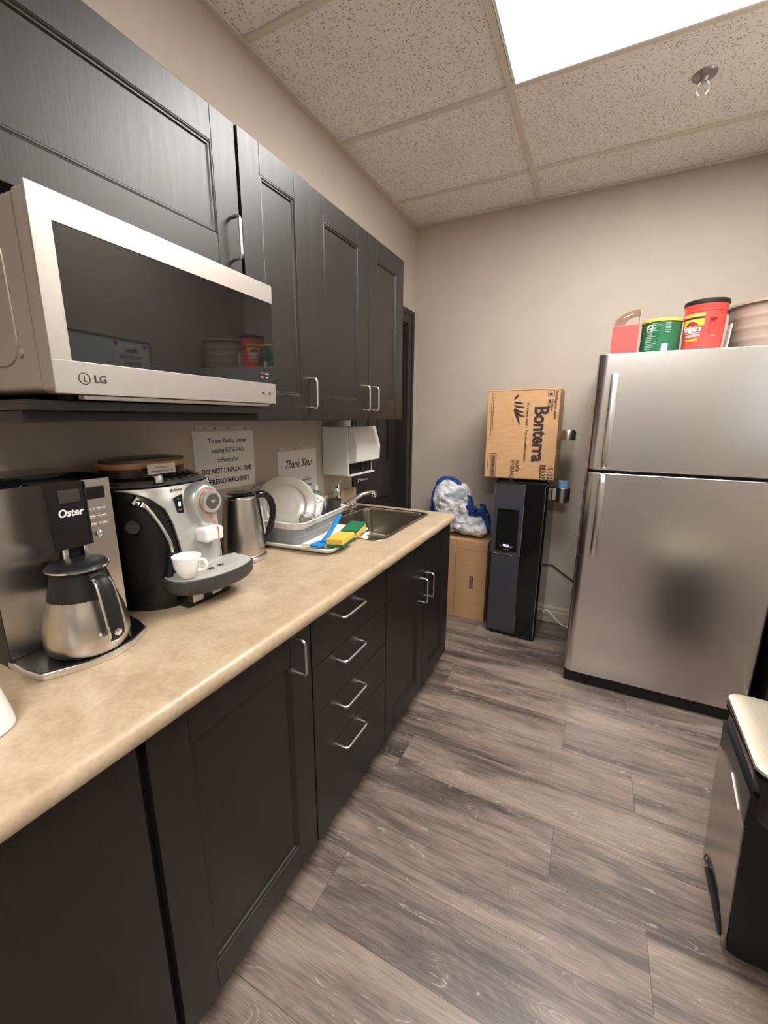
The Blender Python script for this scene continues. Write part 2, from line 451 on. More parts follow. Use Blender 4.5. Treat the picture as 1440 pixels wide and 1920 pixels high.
# ------------------------------------------------------------------ the room
D, H, XR, YF = 2.893, 2.629, 2.085, -2.0
bm = new(); box(bm, -0.3, XR + .1, YF - .1, D + .1, -0.05, 0.0); struct('floor', bm, M_FLOOR)
bm = new(); box(bm, -0.1, XR + .1, YF - .1, D + .1, H + .004, H + .05); struct('ceiling', bm, M_CEIL)
# left wall with the doorway y 2.03..2.765, z 0..2.005
DY0, DY1, DZ = 2.035, 2.765, 2.005
bm = new()
box(bm, -0.12, 0, YF - .1, DY0, 0, H + .004)
box(bm, -0.12, 0, DY1, D + .1, 0, H + .004)
box(bm, -0.12, 0, DY0, DY1, DZ, H + .004)
struct('wall_left', bm, M_WALL)
bm = new(); box(bm, 0, XR, D, D + .1, 0, H + .004); struct('wall_back', bm, M_WALL)
bm = new(); box(bm, XR, XR + .1, YF, D + .1, 0, H + .004); struct('wall_right', bm, M_WALL)
bm = new(); box(bm, 0, XR, YF - .1, YF, 0, H + .004); struct('wall_front', bm, M_WALL)
# baseboard of the back wall with a stepped top
def baseboard(name, poly, axis, a0, a1):
    bm = new(); slab(bm, poly, axis, a0, a1); return struct(name, bm, M_BASEB, smooth=30)
prof = [(0, 0), (0.014, 0), (0.014, 0.075), (0.010, 0.085), (0.010, 0.100), (0.005, 0.115), (0, 0.117)]
bm = new(); loft(bm, [[(x, D - d, z) for d, z in prof] for x in (0.02, XR)]); struct('baseboard_back', bm, M_BASEB)
bm = new(); loft(bm, [[(XR - d, y, z) for d, z in prof] for y in (YF, D - .015)]); struct('baseboard_right', bm, M_BASEB)
bm = new(); loft(bm, [[(x, YF + d, z) for d, z in prof] for x in (0.02, XR)]); struct('baseboard_front', bm, M_BASEB)
bm = new(); loft(bm, [[(d, y, z) for d, z in prof] for y in (DY1 + .09, D - .016)]); struct('baseboard_left', bm, M_BASEB)
# suspended ceiling grid
XM = [0.788, 2.007]
YM = [1.937 - .61 * k for k in range(-1, 7)]
bm = new()
tw = 0.012
for x in XM: box(bm, x - tw, x + tw, YF, D, H - .003, H + .003)
for y in YM:
    xs = [0.0] + XM + [XR]
    for i in range(len(xs) - 1):
        box(bm, xs[i] + (tw if i else 0), xs[i + 1] - (tw if i < len(xs) - 2 else 0), y - tw, y + tw, H - .0028, H + .003)
struct('trim_1', bm, M_GREYTEE)
bm = new()
box(bm, 0, .022, YF, D, H - .0035, H + .002); box(bm, .022, XR - .022, D - .022, D, H - .0035, H + .002)
box(bm, XR - .022, XR, YF, D, H - .0035, H + .002); box(bm, .022, XR - .022, YF, YF + .022, H - .0035, H + .002)
struct('trim_2', bm, M_GREYTEE)

# the door in the left wall, its lever and its casing
bm = new()
box(bm, 0.0, 0.016, DY1 - .005, DY1 + .088, 0, DZ + .088, .003)
box(bm, 0.0, 0.016, DY0 - .02, DY1 - .005, DZ - .005, DZ + .088, .003)
box(bm, 0.016, 0.022, DY1 + .055, DY1 + .085, 0, DZ + .085, .002)
box(bm, 0.016, 0.022, DY0 - .02, DY1 + .055, DZ + .055, DZ + .085, .002)
box(bm, 0.0, 0.014, DY0 - .018, DY0 + .004, 0, DZ - .005, .002)
box(bm, -0.118, 0.0, DY1 - .02, DY1, 0, DZ, .001)
box(bm, -0.118, 0.0, DY0, DY0 + .016, 0, DZ, .001)
box(bm, -0.118, 0.0, DY0 + .016, DY1 - .02, DZ - .018, DZ, .001)
struct('trim_3', bm, M_DOOR, smooth=30)
bm = new()
LY0, LY1 = DY0 + .018, DY1 - .022
LZ1 = DZ - .02
box(bm, -.116, -.078, LY0, LY1, 0.005, LZ1)
def rail(y0, y1, z0, z1): box(bm, -.079, -.066, y0, y1, z0, z1, .004)
ys = [LY0, LY0 + .11, (LY0 + LY1) / 2 - .05, (LY0 + LY1) / 2 + .05, LY1 - .11, LY1]
for a, b_ in ((0, 1), (2, 3), (4, 5)): rail(ys[a], ys[b_], .005, LZ1)
for a, b_ in ((1, 2), (3, 4)):
    for z0, z1 in ((.005, .23), (.84, 1.08), (1.63, 1.74), (LZ1 - .12, LZ1)): rail(ys[a] - .001, ys[b_] + .001, z0, z1)
    for z0, z1 in ((.27, .80), (1.12, 1.59), (1.77, LZ1 - .15)): box(bm, -.079, -.071, ys[a] + .035, ys[b_] - .035, z0, z1, .004)
door = struct('door_1', bm, M_DOOR, smooth=30)
bm = new()
lathe(bm, [(0, 0), (.026, 0), (.026, .006), (.02, .010), (.012, .012), (.011, .045), (0, .045)], 28, M=TR(-.066, LY0 + .075, 1.015) @ RY(PI / 2))
tube(bm, [(-.026, LY0 + .072, 1.015), (-.021, LY0 + .10, 1.014), (-.021, LY0 + .15, 1.011), (-.024, LY0 + .19, 1.008)], [.011, .010, .009, .007], 12, 6)
obj('door_handle', bm, M_CHROME, door)['label'] = 'chrome lever handle'

# made-up door behind the camera, added for a darker patch in the fridge reflection
bm = new(); box(bm, 1.36, 2.06, YF, YF + .012, 0, 2.03, .003)
for z0, z1 in ((.22, .85), (1.05, 1.85)):
    for x0 in (1.45, 1.75): box(bm, x0, x0 + .22, YF + .012, YF + .018, z0, z1, .004)
added_door_ob = struct('added_door', bm, plain('grey blue door paint', (.20, .205, .22), .45), smooth=30)
bm = new(); lathe(bm, [(0, 0), (.026, 0), (.026, .006), (.011, .012), (.011, .04), (.026, .05), (.026, .07), (0, .075)], 24, M=TR(1.43, YF + .012, 1.0) @ RX(-PI / 2)); obj('door_knob', bm, M_NICKEL, added_door_ob)

# ------------------------------------------------------------------ ceiling lights and sprinkler
def ceiling_light(label, x0, x1, y0, y1, lamp):
    t = thing('ceiling_light', label, 'light', ((x0 + x1) / 2, (y0 + y1) / 2, H), 0)
    hx, hy = (x1 - x0) / 2, (y1 - y0) / 2
    bm = new(); box(bm, -hx, hx, -hy, hy, -.0005, .0035)
    obj('diffuser', bm, lamp, t, smooth=0)['label'] = 'glowing white prismatic diffuser'
    bm = new()
    f = .010
    box(bm, -hx - f, hx + f, hy, hy + f, -.004, .0035); box(bm, -hx - f, hx + f, -hy - f, -hy, -.004, .0035)
    box(bm, -hx - f, -hx, -hy, hy, -.004, .0035); box(bm, hx, hx + f, -hy, hy, -.004, .0035)
    obj('frame', bm, M_WHITEP, t, smooth=0)
    return t
ceiling_light('glowing rectangular fluorescent ceiling light above the fridge side of the kitchen', .812, 1.985, 1.352, 1.918, M_LAMP)
ceiling_light('unseen second ceiling light added behind the camera to account for the lighting', .812, 1.985, -1.08, -.52, M_LAMP_ADDED)  # out of view, added for the room lighting
t = thing('fire_sprinkler', 'small chrome pendant fire sprinkler in the ceiling tile near the light', 'sprinkler', (1.445, 2.195, H))
bm = new(); lathe(bm, [(0, -.001), (.038, -.001), (.040, .003), (.038, .004)], 36); lathe(bm, [(.038, -.001), (.03, -.006), (.017, -.010), (.012, -.02), (0, -.02)], 36)
obj('escutcheon', bm, plain('dull chrome', (.33, .31, .32), .3, .9), t)
bm = new()
for s in (-1, 1): tube(bm, [(0.010 * s, 0, -.018), (.019 * s, 0, -.032), (.017 * s, 0, -.05), (.004 * s, 0, -.066)], .0028, 8, 5)
tube(bm, [(0, 0, -.018), (0, 0, -.062)], .0025, 8)
obj('frame', bm, M_NICKEL, t)
bm = new(); lathe(bm, [(0, -.064), (.016, -.067), (.017, -.069), (.005, -.071), (0, -.072)], 20); obj('deflector', bm, M_NICKEL, t)

# ------------------------------------------------------------------ cabinets
def shaker(bm, x, y0, y1, z0, z1, fr=.075, th=.019, rec=.007):
    """framed door on plane x (front face), facing +x: stiles, rails, a stepped bead and a flat panel"""
    box(bm, x - th, x, y0, y0 + fr, z0, z1, .0015)
    box(bm, x - th, x, y1 - fr, y1, z0, z1, .0015)
    box(bm, x - th, x, y0 + fr + .0003, y1 - fr - .0003, z0, z0 + fr, .0015)
    box(bm, x - th, x, y0 + fr + .0003, y1 - fr - .0003, z1 - fr, z1, .0015)
    a = .010
    yi0, yi1, zi0, zi1 = y0 + fr, y1 - fr, z0 + fr, z1 - fr
    # bead: bevelled picture-frame moulding sloping into the recess
    rings = []
    for off, dx in ((0, -.0012), (.003, -.0005), (.006, -.0030), (.009, -.0030), (a + .002, -rec)):
        rings.append([(x + dx, yi0 + off, zi0 + off), (x + dx, yi1 - off, zi0 + off), (x + dx, yi1 - off, zi1 - off), (x + dx, yi0 + off, zi1 - off)])
    loft(bm, rings, False, True)
def pull(parent, x, y, z, vertical=True, half=.048):
    bm = new()
    out = .030; r = .0042; c = .010
    if vertical: pts = [(x - .001, y, z - half), (x + out - c, y, z - half), (x + out - c * .3, y, z - half + c * .3), (x + out, y, z - half + c), (x + out, y, z + half - c), (x + out - c * .3, y, z + half - c * .3), (x + out - c, y, z + half), (x - .001, y, z + half)]
    else: pts = [(x - .001, y - half, z), (x + out - c, y - half, z), (x + out - c * .3, y - half + c * .3, z), (x + out, y - half + c, z), (x + out, y + half - c, z), (x + out - c * .3, y + half - c * .3, z), (x + out - c, y + half, z), (x - .001, y + half, z)]
    tube(bm, pts, r, 10)
    return obj('handle', bm, M_NICKEL, parent)
G = .0015
ZT, ZB = 2.091, 1.373
XU = .345
def upper(label, y0, y1, z0, z1, doors, x=XU):
    t = thing('wall_cabinet', label, 'cabinet', (0, y0, z0))
    bm = new(); box(bm, 0.001, x - .021, 0.001, y1 - y0 - .001, 0, z1 - z0, .001); obj('body', bm, M_CAB_IN, t, smooth=30)
    for d0, d1, hy, hz in doors:
        bm = new(); shaker(bm, x, d0 - y0 + G, d1 - y0 - G, 0.001, z1 - z0)
        d = obj('door', bm, M_CAB, t, smooth=30)
        if hy is not None: pull(d, x, hy - y0, hz - z0)
    return t
upper('dark brown wall cabinet with a wide short door above the microwave', .316, .911, 1.745, ZT, [(.316, .911, .880, 1.826)])
upper('narrow single door dark wall cabinet right of the microwave', .914, 1.212, ZB, ZT, [(.914, 1.212, 1.180, 1.462)], x=XU + .004)
upper('double door dark wall cabinet above the towel dispenser and sink', 1.213, 1.940, ZB, ZT, [(1.213, 1.596, 1.553, 1.462), (1.596, 1.940, 1.632, 1.462)])
upper('dark wall cabinet at the left edge beyond the microwave cabinet', -.30, .313, ZB + .37, ZT, [(-.30, .313, None, None)])
t = thing('microwave_shelf', 'dark wooden shelf board carrying the microwave', 'shelf', (0, .345, 1.3745))
bm = new(); box(bm, 0.001, .425, 0, .553, .0185, .0355, .0015); obj('board', bm, M_CAB, t, smooth=30)
bm = new(); box(bm, 0.001, .395, 0.003, .535, 0, .018, .001); obj('batten', bm, M_CAB_IN, t, smooth=30)
bm = new(); box(bm, 0.001, .018, 0, .553, .036, .368, .001); obj('back_panel', bm, M_CAB_IN, t, smooth=30)

# base cabinets
XB = .584
BZ0, BZ1 = .088, .851
def base(label, y0, y1, name='base_cabinet', hollow=False):
    t = thing(name, label, 'cabinet', (0, y0, 0))
    bm = new()
    if hollow:
        for a, b_, c, d_, e, f in ((0.001, XB - .021, .001, .018, .088, .848), (0.001, XB - .021, y1 - y0 - .018, y1 - y0 - .001, .088, .848), (.001, XB - .021, .018, y1 - y0 - .018, .088, .106), (.001, .012, .018, y1 - y0 - .018, .106, .848), (XB - .04, XB - .021, .018, y1 - y0 - .018, .66, .71)): box(bm, a, b_, c, d_, e, f)
    else: box(bm, 0.001, XB - .021, 0.001, y1 - y0 - .001, .088, .848, .001)
    obj('body', bm, M_CAB_IN, t, smooth=30)
    bm = new(); box(bm, 0.02, XB - .075, 0.001, y1 - y0 - .001, 0, .0875, .001); obj('toe_kick', bm, M_CAB_IN, t, smooth=0)
    return t
t = base('dark base cabinet with plain flat front at the left end of the counter', -.70, .348)
bm = new(); box(bm, XB - .0205, XB - .006, .002, 1.045, BZ0, BZ1, .0015); obj('front_panel', bm, M_CAB, t, smooth=30)
t = base('dark base cabinet with one tall framed door nearest the camera', .349, .829)
bm = new(); shaker(bm, XB, .009, .480 - G, BZ0, BZ1, fr=.085); d = obj('door', bm, M_CAB, t, smooth=30); pull(d, XB, .418, .773, half=.050)
t = base('dark base cabinet with a stack of four drawers', .830, 1.294)
for i, (z0, z1) in enumerate(((.692, .851), (.535, .692), (.378, .535), (.088, .378))):
    bm = new(); box(bm, XB - .019, XB, .001 + G, .464 - G, z0 + .0016, z1 - .0016, .002)
    d = obj('drawer', bm, M_CAB, t, smooth=30)
    pull(d, XB, .198, (.800, .650, .490, .337)[i], vertical=False, half=.066)
t = base('dark double door sink base cabinet at the far end of the counter', 1.295, 2.062, hollow=True)
YC = 1.700 - 1.295
for a, b_ in ((0, YC), (YC, .767)):
    bm = new(); box(bm, XB - .019, XB, a + G, b_ - G, .6936, .851, .002); obj('drawer_front', bm, M_CAB, t, smooth=30)
    bm = new(); shaker(bm, XB, a + G, b_ - G, BZ0, .6904, fr=.078); d = obj('door', bm, M_CAB, t, smooth=30)
    pull(d, XB, YC + (-.040 if a == 0 else .040), .612, half=.058)

# worktop with rolled nosing and a cut-out for the sink
SY0, SY1, SX0, SX1 = 1.445, 1.985, .085, .475
HC = .8925
t = thing('countertop', 'long beige laminate countertop with rolled front edge', 'countertop', (0, 0, .8535))
bm = new()
yE = 2.058
nose = [(.565, .000), (.600, .000), (.607, .003), (.6105, .010), (.6115, .020), (.6095, .031), (.603, .0375), (.594, .039), (.565, .039)]
def strip(bm, y0, y1, x0, x1): box(bm, x0, x1, y0, y1, .0, .039)
loft(bm, [[(x, y, z) for x, z in nose] for y in (-.72, yE)])
strip(bm, -.72, SY0, .001, .565); strip(bm, SY1, yE, .001, .565)
strip(bm, SY0, SY1, .001, SX0); strip(bm, SY0, SY1, SX1, .565)
obj('slab', bm, M_COUNTER, t, smooth=40)
bm = new()
bs = [(.001, .0397), (.022, .0397), (.022, .128), (.019, .136), (.012, .139), (.001, .139)]
loft(bm, [[(x, y, z) for x, z in bs] for y in (-.72, 2.030)])
tag(obj('counter_backsplash', bm, M_COUNTER, None, smooth=40, loc=(0, 0, .8535)), 'low beige laminate backsplash along the wall above the countertop', 'backsplash')

# sink
t = thing('kitchen_sink', 'stainless steel drop-in kitchen sink in the far end of the counter', 'sink', (0, 0, HC))
bm = new()
def ring(o, z, r=.05): return [(x, y, z) for x, y in rrect(SX0 - .035 + o, SX1 + .020 - o, SY0 - .020 + o, SY1 + .022 - o, r, 6)]
R = [ring(0, .0005, .055), ring(.002, .003, .055), ring(.010, .0035, .05), ring(.016, .0015, .045)]
R2 = []
for (e, z, r) in ((.022, -.002, .05), (.028, -.010, .05), (.032, -.13, .05), (.045, -.155, .05), (.075, -.165, .06)):
    R2.append([(x, y, z) for x, y in rrect(SX0 + .02 + e - .022, SX1 - e + .022, SY0 - .000 + e - .022, SY1 + .0 - e + .022, r, 6)])
loft(bm, R + R2, False, True)
obj('basin', bm, M_SINK, t, smooth=60)
bm = new(); lathe(bm, [(0, -.1635), (.02, -.1635), (.036, -.162), (.042, -.1645)], 28, c=(.28, 1.72)); obj('drain', bm, M_CHROME, t)
t = thing('kitchen_faucet', 'chrome single lever kitchen faucet with long angled spout behind the sink', 'faucet', (.067, 1.765, HC + .004))
bm = new(); prism(bm, rrect(-.022, .022, -.10, .10, .021), 0, .008); lathe(bm, [(.026, .008), (.024, .02), (.021, .030), (.020, .095), (.021, .115), (.016, .13), (0, .134)], 28, c=(0, 0)); obj('body', bm, M_CHROME, t)
bm = new(); tube(bm, [(0, -.002, .118), (0.0, .012, .150), (.002, .040, .172)], [.014, .009, .006], 12, 6); obj('lever', bm, M_CHROME, t)
bm = new()
tube(bm, [(.008, .010, .030), (.040, .045, .052), (.075, .090, .082), (.095, .125, .094), (.115, .160, .097), (.121, .172, .093)], [.0125, .012, .0105, .0105, .0105, .0105], 14, 6)
tube(bm, [(.122, .174, .100), (.122, .174, .070)], .0125, 14)
obj('spout', bm, M_CHROME, t)
t = thing('sink_sprayer', 'small round chrome fitting on the sink ledge behind the faucet spout', 'sprayer', (.052, 1.930, HC + .0042))
bm = new(); lathe(bm, [(0, 0), (.028, 0), (.030, .006), (.024, .012), (.010, .016), (.008, .032), (.012, .036), (0, .040)], 28); obj('base', bm, M_CHROME, t)

# ------------------------------------------------------------------ wall signs and towel dispenser
def sign(label, y0, z0, wd, ht, tilt, lines, holes):
    t = thing('paper_sign', label, 'sign', (0.0012, y0 + wd / 2, z0 + ht / 2), PI / 2)
    Mt = RY(-tilt)
    bm = new(); box(bm, -wd / 2, wd / 2, -.0008, .0006, -ht / 2, ht / 2, M=Mt); obj('paper', bm, M_PAPER, t, smooth=0)
    bm = new(); box(bm, -wd / 2 - .004, wd / 2 + .003, -.0013, .0006, ht / 2 + .0002, ht / 2 + .004, M=Mt); box(bm, -wd / 2 + .012, wd / 2 - .012, -.0006, .0006, ht / 2 + .004, ht / 2 + .018, M=Mt)
    st = obj('sleeve_strip', bm, M_PAPER2, t, smooth=0)
    for hx in holes:
        bm = new(); lathe(bm, [(0, 0), (.003, 0), (.003, .0006), (0, .0006)], 12, M=Mt @ TR(hx, -.0007, ht / 2 + .011) @ RX(PI / 2)); obj('punch_hole', bm, M_INK, st)
    for s, sz, lx, lz, bold, sh, xs in lines: tline(t, s, sz, Mt @ TR(lx, -.0012, lz) @ FACE, M_INK, bold=bold, shear=sh, xs=xs, thick=.0002)
    return t
sign('white paper sign about the kettle in a plastic sleeve on the wall', .977, 1.120, .284, .212, -.012, [
    ('To use Kettle, please', .0245, 0.012, .072, .004, 0, .86), ('unplug REGULAR', .0245, .012, .037, .004, 0, .86), ('coffeemaker.', .0245, .010, .002, .004, 0, .86),
    ('DO NOT UNPLUG THE', .0250, .004, -.037, .022, 0, .92), ('ESPRESSO MACHINE!', .0250, .0, -.076, .022, 0, .92)], (-.09, -.045, .02, .10))
sign('white paper sign reading Thank You behind the dish rack', 1.398, 1.022, .284, .212, .004, [
    ('Thank You!', .050, 0, .045, .014, .45, .84), ('for washing your own dishes', .0165, .0, -.036, .006, .35, .95), ('and helping to keep the kitchen', .0165, .0, -.062, .006, .35, .88), ('clean!', .0165, .0, -.086, .006, .35, .95)], (-.08, -.02, .03, .09))
t = thing('towel_dispenser', 'white metal paper towel dispenser mounted under the wall cabinet', 'dispenser', (0.001, 1.86, 1.100), PI / 2)
bm = new(); box(bm, -.125, .125, -.150, 0, 0.0, .236, .004)
box(bm, -.127, -.120, -.152, -.002, .0, .238, .002)
obj('housing', bm, M_WHITEP, t, smooth=30)
bm = new()
slab(bm, [(-.152, .062), (-.195, .068), (-.200, .14), (-.172, .238), (-.152, .238)], 'x', -.118, .127)
bmesh.ops.bevel(bm, geom=bm.edges[:], offset=.003, segments=2, affect='EDGES')
obj('cover', bm, M_WHITEP, t, smooth=30)
bm = new(); box(bm, -.112, .112, -.1512, -.146, .006, .058); obj('slot', bm, M_BLACKM, t, smooth=0)
bm = new(); box(bm, -.118, .125, -.165, -.148, -.002, .004, .001); obj('lip', bm, M_WHITEP, t, smooth=30)
bm = new(); slab(bm, [(.006, .056), (.016, .056), (.019, .012), (.004, .012)], 'y', -.157, -.152); obj('lock_tab', bm, M_DGREY, t, smooth=0)
bm = new(); slab(bm, [(-.02, .001), (.05, .001), (.012, -.022)], 'y', -.10, -.098); obj('paper_tip', bm, M_PAPER, t, smooth=0)

# ------------------------------------------------------------------ microwave
t = thing('microwave', 'stainless steel countertop microwave with black glass door on the wall shelf', 'microwave', (.450, .637, 1.4105), PI / 2 + .055)
W2, HM, DM = .270, .300, .385
bm = new(); loft(bm, [[(x, y, z) for x, z in rrect(-W2 + .002, W2 - .002, .010, HM - .003, .012, 4)] for y in (.034, DM)]); obj('body', bm, M_MWSIDE, t)
bm = new(); loft(bm, [[(x, y, z) for x, z in rrect(-W2 + .001 + e, W2 - .001 - e, .009 + e, HM - .001 - e, .010, 4)] for y, e in ((.031, 0), (.003, 0), (.0015, .001))]); obj('door', bm, M_MWSIDE, t)
# steel face with the window cut out
bm = new()
gx0, gx1, gz0, gz1 = -W2 + .030, W2 - .001, .060, .258
def mwband(x0, x1, z0, z1): box(bm, x0, x1, -.003, .002, z0, z1, .0008)
mwband(-W2, W2, gz1, HM); mwband(-W2, W2, .009, gz0); mwband(-W2, gx0, gz0 - .0005, gz1 + .0005)
fr = obj('door_frame', bm, M_MWSTEEL, t, smooth=30)
bm = new(); box(bm, gx0, gx1, -.0015, .002, gz0, gz1, .0005); obj('door_glass', bm, M_MWGLASS, t, smooth=30)
bm = new(); box(bm, -W2 + .045, W2 - .02, .004, .02, .001, .008, .001); obj('lower_lip', bm, M_MWSTEEL, t, smooth=30)
for sx in (-1, 1):
    for y in (.06, DM - .05):
        bm = new(); lathe(bm, [(0, 0), (.012, 0), (.014, .010), (0, .010)], 16, c=(sx * .22, y)); obj('foot', bm, M_BLACKM, t)
bm = new(); rr_ = rrect(.08, DM - .02, .055, .250, .04, 6)
tube(bm, [(-W2 + .0015, y, z) for y, z in rr_ + rr_[:1]], .0022, 6); obj('side_emboss', bm, M_MWSIDE, t)
bm = new(); lathe(bm, [(0, 0), (.007, 0), (.006, .003), (0, .004)], 16, M=TR(-W2 + .002, .075, .072) @ RY(-PI / 2)); obj('side_stud', bm, M_MWSIDE, t)
tline(t, 'LG', .0175, TR(-W2 + .071, -.0034, .034) @ FACE, M_DGREY, bold=.02)
bm = new(); lathe(bm, [(.0082, 0), (.0095, 0), (.0095, .0004), (.0082, .0004), (.0082, 0)], 28, M=TR(-W2 + .045, -.0032, .034) @ RX(PI / 2))
box(bm, -W2 + .0445, -W2 + .0455, -.0038, -.003, .029, .039); box(bm, -W2 + .045, -W2 + .049, -.0038, -.003, .029, .030)
obj('emblem', bm, M_DGREY, t)
tline(t, 'YRS', .008, TR(W2 - .052, -.0034, .034) @ FACE, M_DGREY)
tline(t, '10', .011, TR(W2 - .026, -.0034, .034) @ FACE, M_DGREY)
for k, lx in enumerate((-.052, -.034)):
    for z, s_ in ((.083, 'STOP' if k == 0 else 'START'), (.074, 'Clear' if k == 0 else '+30s')):
        tline(t, s_, .0048, TR(W2 + lx + .002, -.0018, z) @ FACE, M_CORALR if (k == 0 and z > .08) else M_WHITEINK)

for ch in t.children:        # the door face leans forward a little towards its top
    if ch.name.startswith('foot'): continue
    for v in ch.data.vertices:
        if v.co.y < .034: v.co.y -= v.co.z * .010

# ------------------------------------------------------------------ drip coffee maker and its carafe
t = thing('coffee_maker', 'steel and black drip coffee maker with clock panel on the counter under the microwave', 'coffee maker', (.241, .438, HC), PI / 2)
def cring(z, x0, x1, yb, bow, off=0.0, n=14, e=0.0):
    pts = []
    for i in range(n + 1):
        x = x0 + (x1 - x0) * i / n
        u = (x - (x0 + x1) / 2) / ((x1 - x0) / 2)
        pts.append((x, off + bow * (1 - u * u), z))
    pts += [(x1 - .0, yb - .02, z), (x1 - .02, yb, z), (x0 + .02, yb, z), (x0, yb - .02, z)]
    return pts
bm = new(); loft(bm, [cring(.0, -.118, .116, .215, .008), cring(.352, -.118, .116, .215, .008)]); obj('housing', bm, M_BLACKM, t, smooth=50)
bm = new()
G_ = []
for z in (.018, .356):
    row = []
    for i in range(15):
        x = -.117 + .232 * i / 14; u = (x + .001) / .116
        row.append((x, -.0015 + .008 * (1 - u * u), z))
    G_.append(row)
back = [[(x, y + .0018, z) for x, y, z in reversed(r)] for r in G_]
loft(bm, [G_[0] + back[0], G_[1] + back[1]]); obj('steel_front', bm, M_STEEL, t, smooth=50)
bm = new(); loft(bm, [cring(.352, -.116, .114, .213, .008, .004), cring(.362, -.112, .110, .209, .008, .008), cring(.372, -.080, .078, .18, .02, .03)]); obj('lid', bm, M_BLACKG, t, smooth=50)
bm = new()
prism(bm, rrect(-.042, .036, -.066, .05, .012, 4), .232, .362)
loft(bm, [[(x, y, z) for x, y in rrect(-.030 + e, .026 - e, -.052 + e, .03, .01, 4)] for z, e in ((.196, .004), (.232, 0))])
obj('brew_head', bm, M_BLACKG, t, smooth=40)
bm = new(); box(bm, -.020, .018, -.0685, -.0655, .325, .350, .001); obj('latch', bm, M_DGREY, t, smooth=30)
tline(t, 'Oster', .022, TR(-.003, -.067, .304) @ RX(.0) @ FACE, M_WHITEINK, bold=.02, shear=.15, xs=.85)
for x in (-.018, .02):
    bm = new(); lathe(bm, [(0, .205), (.0055, .205), (.0055, .235), (0, .235)], 14, c=(x, -.055)); obj('nozzle', bm, M_CHROME, t)
bm = new(); box(bm, .052, .102, -.003, .03, .312, .340, .002)
obj('display', bm, M_BLACKG, t, smooth=30)
for i in range(3):
    for j in range(2):
        bm = new(); box(bm, .057 + j * .023, .077 + j * .023, -.0022 + .0, .028, .286 - i * .017, .291 - i * .017, .001); obj('button', bm, M_CHROME, t, smooth=30)
bm = new(); lathe(bm, [(0, 0), (.0085, 0), (.0085, .004), (.006, .006), (0, .006)], 24, M=TR(.080, .0015, .232) @ RX(PI / 2)); obj('knob', bm, M_CHROME, t)
arc = [(-.119, .01), (-.121, -.05), (-.115, -.094), (-.106, -.102), (-.05, -.130), (0, -.138), (.05, -.128), (.092, -.102), (.100, -.094), (.113, -.045), (.117, .01)]
def cent(p, k): return [(x * k, (y + .05) * k - .05) for x, y in p]
bm = new(); loft(bm, [[(x, y, z) for x, y in cent(arc, k)] for z, k in ((.0, .97), (.004, 1.0), (.013, 1.0), (.015, .985))]); obj('base_rim', bm, M_NICKEL, t)
bm = new(); prism(bm, cent(arc, .955), .0151, .0172); obj('warming_plate', bm, M_BLACKG, t)

t = thing('coffee_carafe', 'steel thermal coffee carafe with black collar on the coffee maker base', 'carafe', (.307, .432, HC + .0175), PI / 2)
bm = new(); lathe(bm, [(0, 0), (.064, 0), (.070, .004), (.0745, .014), (.0762, .026), (.0757, .040), (.0730, .060), (.069, .082), (.063, .100), (.0590, .116), (.058, .120)], 56); obj('body', bm, M_STEEL, t, smooth=50)
bm = new(); lathe(bm, [(.0592, .114), (.0585, .121), (.053, .142), (.0485, .160), (.0475, .172), (.046, .172)], 48); obj('collar', bm, M_BLACKM, t, smooth=50)
bm = new(); lathe(bm, [(.048, .170), (.053, .172), (.054, .176)], 48); lathe(bm, [(.0535, .1785), (.050, .184), (.030, .190), (0, .191)], 48); li = obj('lid', bm, M_BLACKM, t, smooth=50)
bm = new(); lathe(bm, [(.0530, .1755), (.0552, .1755), (.0552, .179), (.0530, .179)], 48); obj('lid_ring', bm, M_CHROME, li)
bm = new(); box(bm, -.013, .013, -.068, -.040, .156, .170, .003)
pth = [(0, -.066, .164), (0, -.078, .160), (0, -.088, .142), (0, -.098, .10), (0, -.104, .065), (0, -.103, .048), (0, -.094, .040)]
P = smooth_path(pth, 5)
rings = []
for i, p in enumerate(P):
    tt = (P[min(i + 1, len(P) - 1)] - P[max(i - 1, 0)]).normalized(); nn = Vector((1, 0, 0)); bb = tt.cross(nn)
    wd = .0125 + .003 * math.sin(PI * i / (len(P) - 1)); th = .006
    rings.append([p + nn * (wd * math.cos(a)) + bb * (th * math.sin(a)) for a in [2 * PI * k / 14 for k in range(14)]])
loft(bm, rings)
hd = obj('handle', bm, M_BLACKM, t, smooth=50)
bm = new()
for s in (-1, 1): tube(bm, [(p.x + s * (.0125 + .003 * math.sin(PI * i / (len(P) - 1))), p.y - .002, p.z) for i, p in enumerate(P)], .0022, 8)
tube(bm, [P[-1] + Vector((-.0125, -.002, 0)), P[-1] + Vector((-.008, -.002, -.006)), P[-1] + Vector((.008, -.002, -.006)), P[-1] + Vector((.0125, -.002, 0))], .0022, 8, 4)
tube(bm, [P[2] + Vector((-.014, -.004, 0)), P[2] + Vector((0, -.008, 0)), P[2] + Vector((.014, -.004, 0))], .0024, 8, 4)
obj('handle_trim', bm, M_CHROME, hd)
bm = new(); lathe(bm, [(0, 0), (.0075, 0), (.0075, .0022), (.006, .003), (0, .003)], 24, M=TR(0, -.1075, .056) @ RX(PI / 2 + .0)); em = obj('emblem', bm, M_CHROME, hd)

